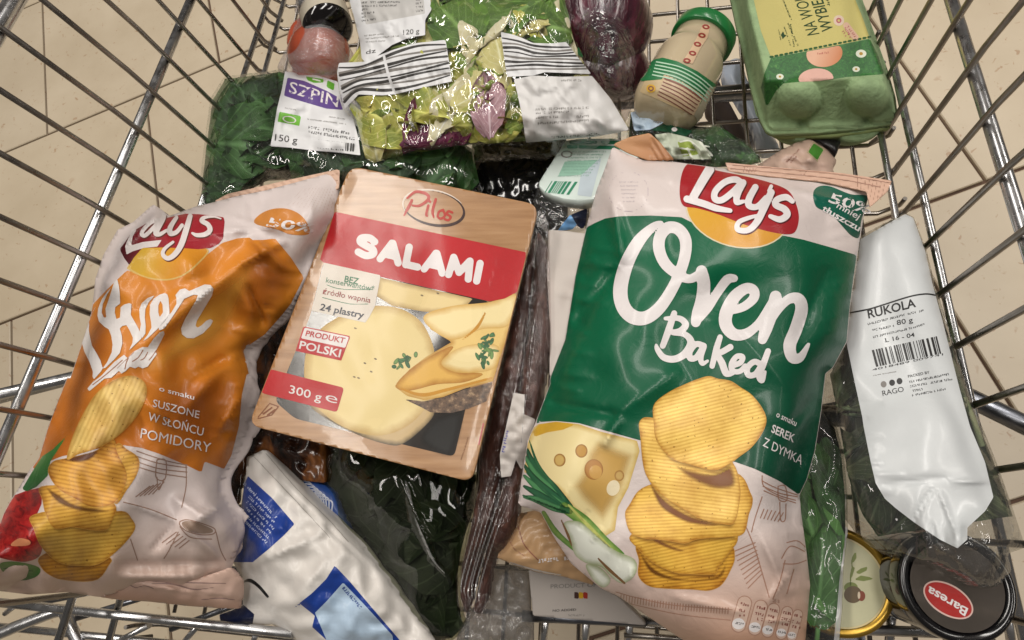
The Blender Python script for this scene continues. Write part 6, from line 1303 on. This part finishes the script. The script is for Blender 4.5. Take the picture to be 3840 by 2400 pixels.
# crisps
oc = [(l2((225, 1040), (240, 1110), (300, 1155), (360, 1172), (480, 1182), (560, 1165), (610, 1100), (620, 1040), (400, 980)), 4),
      (l2((172, 812), (190, 880), (235, 985), (330, 1072), (440, 1092), (560, 1082), (680, 992), (765, 885), (745, 822), (690, 780), (500, 800), (300, 780)), 3),
      (l2((236, 640), (240, 720), (262, 810), (312, 882), (400, 872), (470, 882), (540, 892), (610, 885), (640, 830), (650, 740), (480, 650)), 2),
      (l2((660, 400), (720, 430), (785, 480), (782, 560), (720, 660), (650, 740), (600, 560)), 2),
      (l2((272, 560), (300, 500), (380, 480), (450, 465), (540, 440), (600, 395), (645, 372), (668, 450), (720, 570), (700, 660), (640, 742), (520, 758), (430, 715), (330, 655)), 1),
      (l2((380, 490), (400, 390), (460, 250), (540, 120), (640, 40), (740, 12), (815, 45), (832, 115), (790, 220), (720, 310), (620, 390), (520, 435), (440, 460)), 0)]
OCH = [chipmat('#d3b672', '#b0914c', 1.15, 220), chipmat('#cf9d48', '#9c6826', -.2, 250), chipmat('#cb9f48', '#9a6a24', .15, 270), chipmat('#d0aa50', '#9f7328', .1, 270), chipmat('#b5822f', '#83541a', .1, 280)]
for q, (pts, m_) in enumerate(oc):
    Fc_ = fpoly(pts, True); pOB.decal('printed_crisp_edge', Fc_, EDGE, ob, 4+2*q, 8)
    Fi = lambda P, Fc_=Fc_: Fc_(P)+2.2
    Fi.box = Fc_.box
    pOB.decal('printed_crisp', Fi, OCH[m_], ob, 5+2*q, 8)
    if q < 5:
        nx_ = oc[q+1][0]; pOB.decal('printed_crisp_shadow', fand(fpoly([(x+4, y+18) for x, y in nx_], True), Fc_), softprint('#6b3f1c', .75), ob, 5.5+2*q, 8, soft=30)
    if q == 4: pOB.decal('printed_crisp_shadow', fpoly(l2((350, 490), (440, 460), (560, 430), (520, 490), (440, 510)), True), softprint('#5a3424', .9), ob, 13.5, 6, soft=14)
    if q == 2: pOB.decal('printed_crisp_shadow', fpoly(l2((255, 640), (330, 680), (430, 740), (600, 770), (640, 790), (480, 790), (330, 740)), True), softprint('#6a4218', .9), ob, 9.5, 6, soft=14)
# tomato slices and basil leaves in print
k = N('printed tomato'); k.l(k.ramp(k.noise(k.uv(), 30, 5, .7, 1), [(.35, lin('#5f0c0e')), (.52, lin('#a01a1a')), (.68, lin('#b8302a')), (.76, lin('#d08a78'))]), k.b.inputs['Base Color']); k.b.inputs['Roughness'].default_value = .3
pOB.decal('printed_tomato', fpoly(l2((-120, 930), (0, 850), (20, 790), (85, 690), (150, 665), (240, 645), (235, 740), (195, 830), (160, 860), (20, 900)), False), k.m, ob, 3, 8)
pOB.decal('printed_tomato', fpoly(l2((-140, 950), (20, 900), (170, 845), (225, 890), (240, 980), (220, 1040), (150, 1068), (70, 1062), (-20, 1040), (-120, 1000)), True), k.m, ob, 4, 8)
pOB.decal('printed_tomato', fpoly(l2((60, 970), (110, 935), (170, 950), (160, 975), (80, 980)), True), foil('#c9825a', .3), ob, 5, 6)
pOB.decal('printed_leaf', fpoly(l2((125, 655), (190, 545), (240, 470), (300, 430), (390, 340), (330, 430), (285, 500), (270, 580), (205, 645), (150, 670))), foil('#3c7a34', .3, '#1d5226', (200, 1700), (120, 1830)), ob, 4, 7)
pOB.decal('printed_leaf', fpoly(l2((0, 1080), (90, 1068), (220, 1100), (210, 1150), (120, 1175), (30, 1140)), True), foil('#567a3c', .3, '#35602c', (60, 2120), (60, 2170)), ob, 4, 7)
pOB.decal('printed_leaf', fstroke([(l2((20, 1105), (100, 1112), (190, 1122)), 4)]), foil('#2a4a22', .3), ob, 5, 4)
# logo
q2 = lambda *p: c('Q2', *p)
pOB.decal('logo_ring', fpoly(q2((395, 920), (600, 660), (1230, 650), (1570, 690), (1420, 900), (1210, 1065), (1000, 1135), (790, 1132), (590, 1080), (400, 985)), True), foil('#c9a860', .3), ob, 3, 4)
pOB.decal('logo_sun', fpoly(q2((420, 910), (600, 660), (1230, 650), (1545, 690), (1400, 885), (1200, 1045), (1000, 1112), (800, 1110), (600, 1060), (430, 965)), True), foil('#c2992c', .27, '#c98424', (540, 960), (680, 980)), ob, 4, 4)
pOB.decal('logo_band', fpoly(q2((278, 665), (330, 600), (400, 500), (450, 415), (520, 385), (690, 285), (870, 240), (1060, 200), (1230, 160), (1420, 168), (1640, 188), (1790, 215), (1805, 280), (1780, 520), (1720, 600), (1600, 662), (1420, 682), (1230, 668), (900, 655), (600, 662), (480, 800), (410, 912), (340, 820), (280, 705))), foil('#93202a', .27, '#4c1018', (640, 900), (470, 960)), ob, 5, 4)
Lo = [(q2((840, 255), (730, 285), (620, 390), (590, 460), (640, 480), (740, 390), (850, 270)), 15), (q2((935, 110), (905, 230), (815, 400), (800, 455), (860, 460), (960, 400)), [14, 18, 20, 18, 15, 10]),
      (q2((1100, 215), (1010, 360), (1010, 450), (1100, 430), (1180, 330)), [14, 19, 19, 16, 14]), (q2((1300, 195), (1240, 400), (1165, 620), (1070, 760), (970, 815), (900, 755), (930, 670), (1050, 575)), [18, 22, 22, 20, 17, 15, 13, 10]),
      (q2((1750, 235), (1650, 205), (1510, 215), (1470, 265), (1560, 320), (1590, 400), (1520, 462), (1400, 475), (1330, 445)), [5, 7, 13, 17, 18, 19, 18, 15, 8])]
FL = fpoly(q2((505, 378), (440, 400), (415, 480), (360, 600), (348, 640), (368, 760), (460, 712), (620, 662), (820, 642), (885, 545), (740, 560), (600, 577), (450, 622), (438, 600), (460, 490), (512, 402)))
FS_ = fstroke([([(x+3, y+5) for x, y in p], w) for p, w in Lo])
pOB.decal('logo_lettering_shadow', FS_, foil('#5a2a20', .3), ob, 6, 3)
pOB.decal('logo_lettering', for_(FL, fstroke(Lo)), foil('#d2c9c6', .3), ob, 7, 3)
# crumpled "Oven Baked" lettering
q1 = lambda *p: c('Q1', *p)
OW = foil('#d2ccc9', .3)
pOB.decal('lettering', for_(fpoly(q1((190, 468), (115, 620), (104, 740), (112, 800), (140, 930), (200, 1030), (242, 1110), (268, 1200), (250, 1235), (165, 1330), (148, 1300), (152, 1240), (110, 1120), (50, 1000), (22, 900), (30, 820), (62, 760), (98, 640), (175, 480))),
    fpoly(q1((440, 148), (400, 190), (355, 340), (320, 440), (300, 500), (310, 600), (280, 600), (255, 540), (270, 440), (320, 330), (375, 240), (330, 285), (260, 380), (215, 490), (205, 580), (225, 650), (290, 710), (340, 740), (370, 820), (385, 920), (375, 1010), (320, 1130), (265, 1205), (300, 1195), (400, 1100), (470, 1020), (500, 910), (495, 820), (470, 730), (500, 700), (550, 690), (590, 760), (625, 840), (620, 900), (575, 995), (640, 930), (725, 850), (715, 790), (690, 730), (640, 640), (600, 570), (608, 440), (580, 430), (520, 448), (480, 480), (472, 600), (430, 620), (410, 540), (415, 480), (475, 435), (468, 300), (460, 230)))), OW, ob, 16, 3)
pOB.decal('lettering', fpoly(q1((880, 338), (800, 370), (730, 430), (700, 500), (705, 600), (720, 680), (705, 760), (730, 850), (772, 790), (776, 700), (765, 600), (772, 500), (810, 420), (850, 380))), OW, ob, 16, 3)
pOB.decal('lettering', fnot(fpoly(q1((1000, 312), (940, 330), (870, 380), (828, 450), (822, 560), (840, 660), (845, 720), (800, 805), (735, 888), (800, 845), (900, 750), (1000, 650), (1058, 570), (1055, 500), (1045, 370), (1030, 325))), fpoly(q1((950, 400), (975, 450), (980, 540), (940, 600), (925, 540), (925, 460)))), OW, ob, 16, 3)
pOB.decal('lettering', fpoly(q1((1128, 335), (1180, 270), (1240, 255), (1290, 288), (1380, 250), (1470, 210), (1540, 215), (1577, 260), (1560, 340), (1500, 440), (1440, 540), (1380, 640), (1365, 700), (1390, 720), (1440, 690), (1490, 640), (1540, 618), (1572, 640), (1540, 700), (1450, 790), (1340, 847), (1260, 842), (1205, 800), (1193, 730), (1240, 620), (1310, 500), (1370, 400), (1392, 335), (1340, 330), (1230, 380), (1160, 490), (1080, 610), (1000, 725), (940, 755), (928, 722), (1000, 630), (1080, 540), (1140, 440), (1138, 370))), OW, ob, 16, 3)
pOB.decal('lettering', fpoly(q1((990, 758), (998, 800), (930, 930), (890, 1005), (908, 1030), (850, 1110), (800, 1180), (740, 1202), (690, 1180), (650, 1202), (590, 1180), (540, 1232), (490, 1262), (460, 1230), (370, 1312), (290, 1322), (110, 1470), (86, 1440), (150, 1365), (250, 1290), (400, 1130), (520, 1040), (560, 1080), (640, 1000), (740, 948), (800, 952), (870, 850), (940, 778))), OW, ob, 16, 3)
pOB.decal('lettering_gap', fstroke([(q1((150, 1395), (300, 1280), (500, 1105)), 4), (q1((620, 1120), (690, 1070), (745, 985)), 4), (q1((715, 1105), (760, 1080), (800, 1010)), 4), (q1((815, 1105), (860, 1050), (900, 990)), 4), (q1((530, 1210), (545, 1140), (570, 1085)), 4), (q1((440, 1200), (520, 1120), (640, 1010)), 3)]), foil('#8f5a3a', .3), ob, 17, 3)
pOB.text('lettering', 'o smaku', *l2((902, 98), (1100, 150)), (2, -19), WH, ob, 16, 0.006)
pOB.text('lettering', 'SUSZONE', *l2((865, 188), (1128, 256)), (4, -29), WH, ob, 16, 0.005)
pOB.text('lettering', 'W SŁOŃCU', *l2((838, 265), (1150, 356)), (5, -32), WH, ob, 16, 0.005)
pOB.text('lettering', 'POMIDORY', *l2((795, 365), (1192, 450)), (5, -38), WH, ob, 16, 0)
# 50% badge
pOB.decal('printed_badge', fpoly(c('L3', (70, 300), (90, 260), (150, 232), (220, 230), (280, 255), (318, 300), (325, 350), (240, 352), (180, 330)), True), foil('#c07c38', .27), ob, 3, 6)
pOB.text('lettering', '50%', *c('L3', (122, 312), (345, 345)), (14, -34), WH, ob, 5, 0.02)
# sketched jar
st = [(l2((775, 440), (860, 470), (960, 500), (1060, 520)), 3), (l2((775, 470), (900, 510), (1060, 535)), 3), (l2((775, 500), (900, 540), (1060, 560)), 3), (l2((780, 530), (900, 565), (1058, 590)), 3), (l2((890, 490), (940, 495), (935, 600), (885, 590), (890, 490)), 3.5), (l2((890, 590), (900, 660), (930, 600)), 3), (l2((1055, 520), (1055, 640), (1030, 760)), 2.5), (l2((700, 730), (850, 770), (1000, 830)), 2),
      (l2((1020, 840), (1060, 830), (1140, 850), (1215, 880), (1210, 910), (1140, 915), (1060, 895), (1020, 860), (1020, 840)), 3), (l2((1020, 870), (1080, 930), (1200, 940)), 3), (l2((1225, 900), (1250, 1000), (1280, 1060)), 2.5), (l2((1010, 900), (960, 1000), (930, 1050)), 2.5), (l2((740, 940), (780, 1060)), 2)]
st += [(l2((770+q*24, 700-q*4), (850+q*20, 640-q*6)), 2) for q in range(5)]+[(l2((920+q*24, 960+q*8), (1000+q*18, 900+q*12)), 2) for q in range(5)]
pOB.decal('printed_sketch', fstroke([(p_, max(4, w_)) for p_, w_ in st]), foil('#94786a', .35), ob, 3, 2)
pOB.decal('printed_lid', fpoly(l2((1030, 850), (1070, 836), (1140, 855), (1205, 885), (1195, 905), (1130, 908), (1060, 890)), True), foil('#8f7a6c', .35), ob, 2, 5)
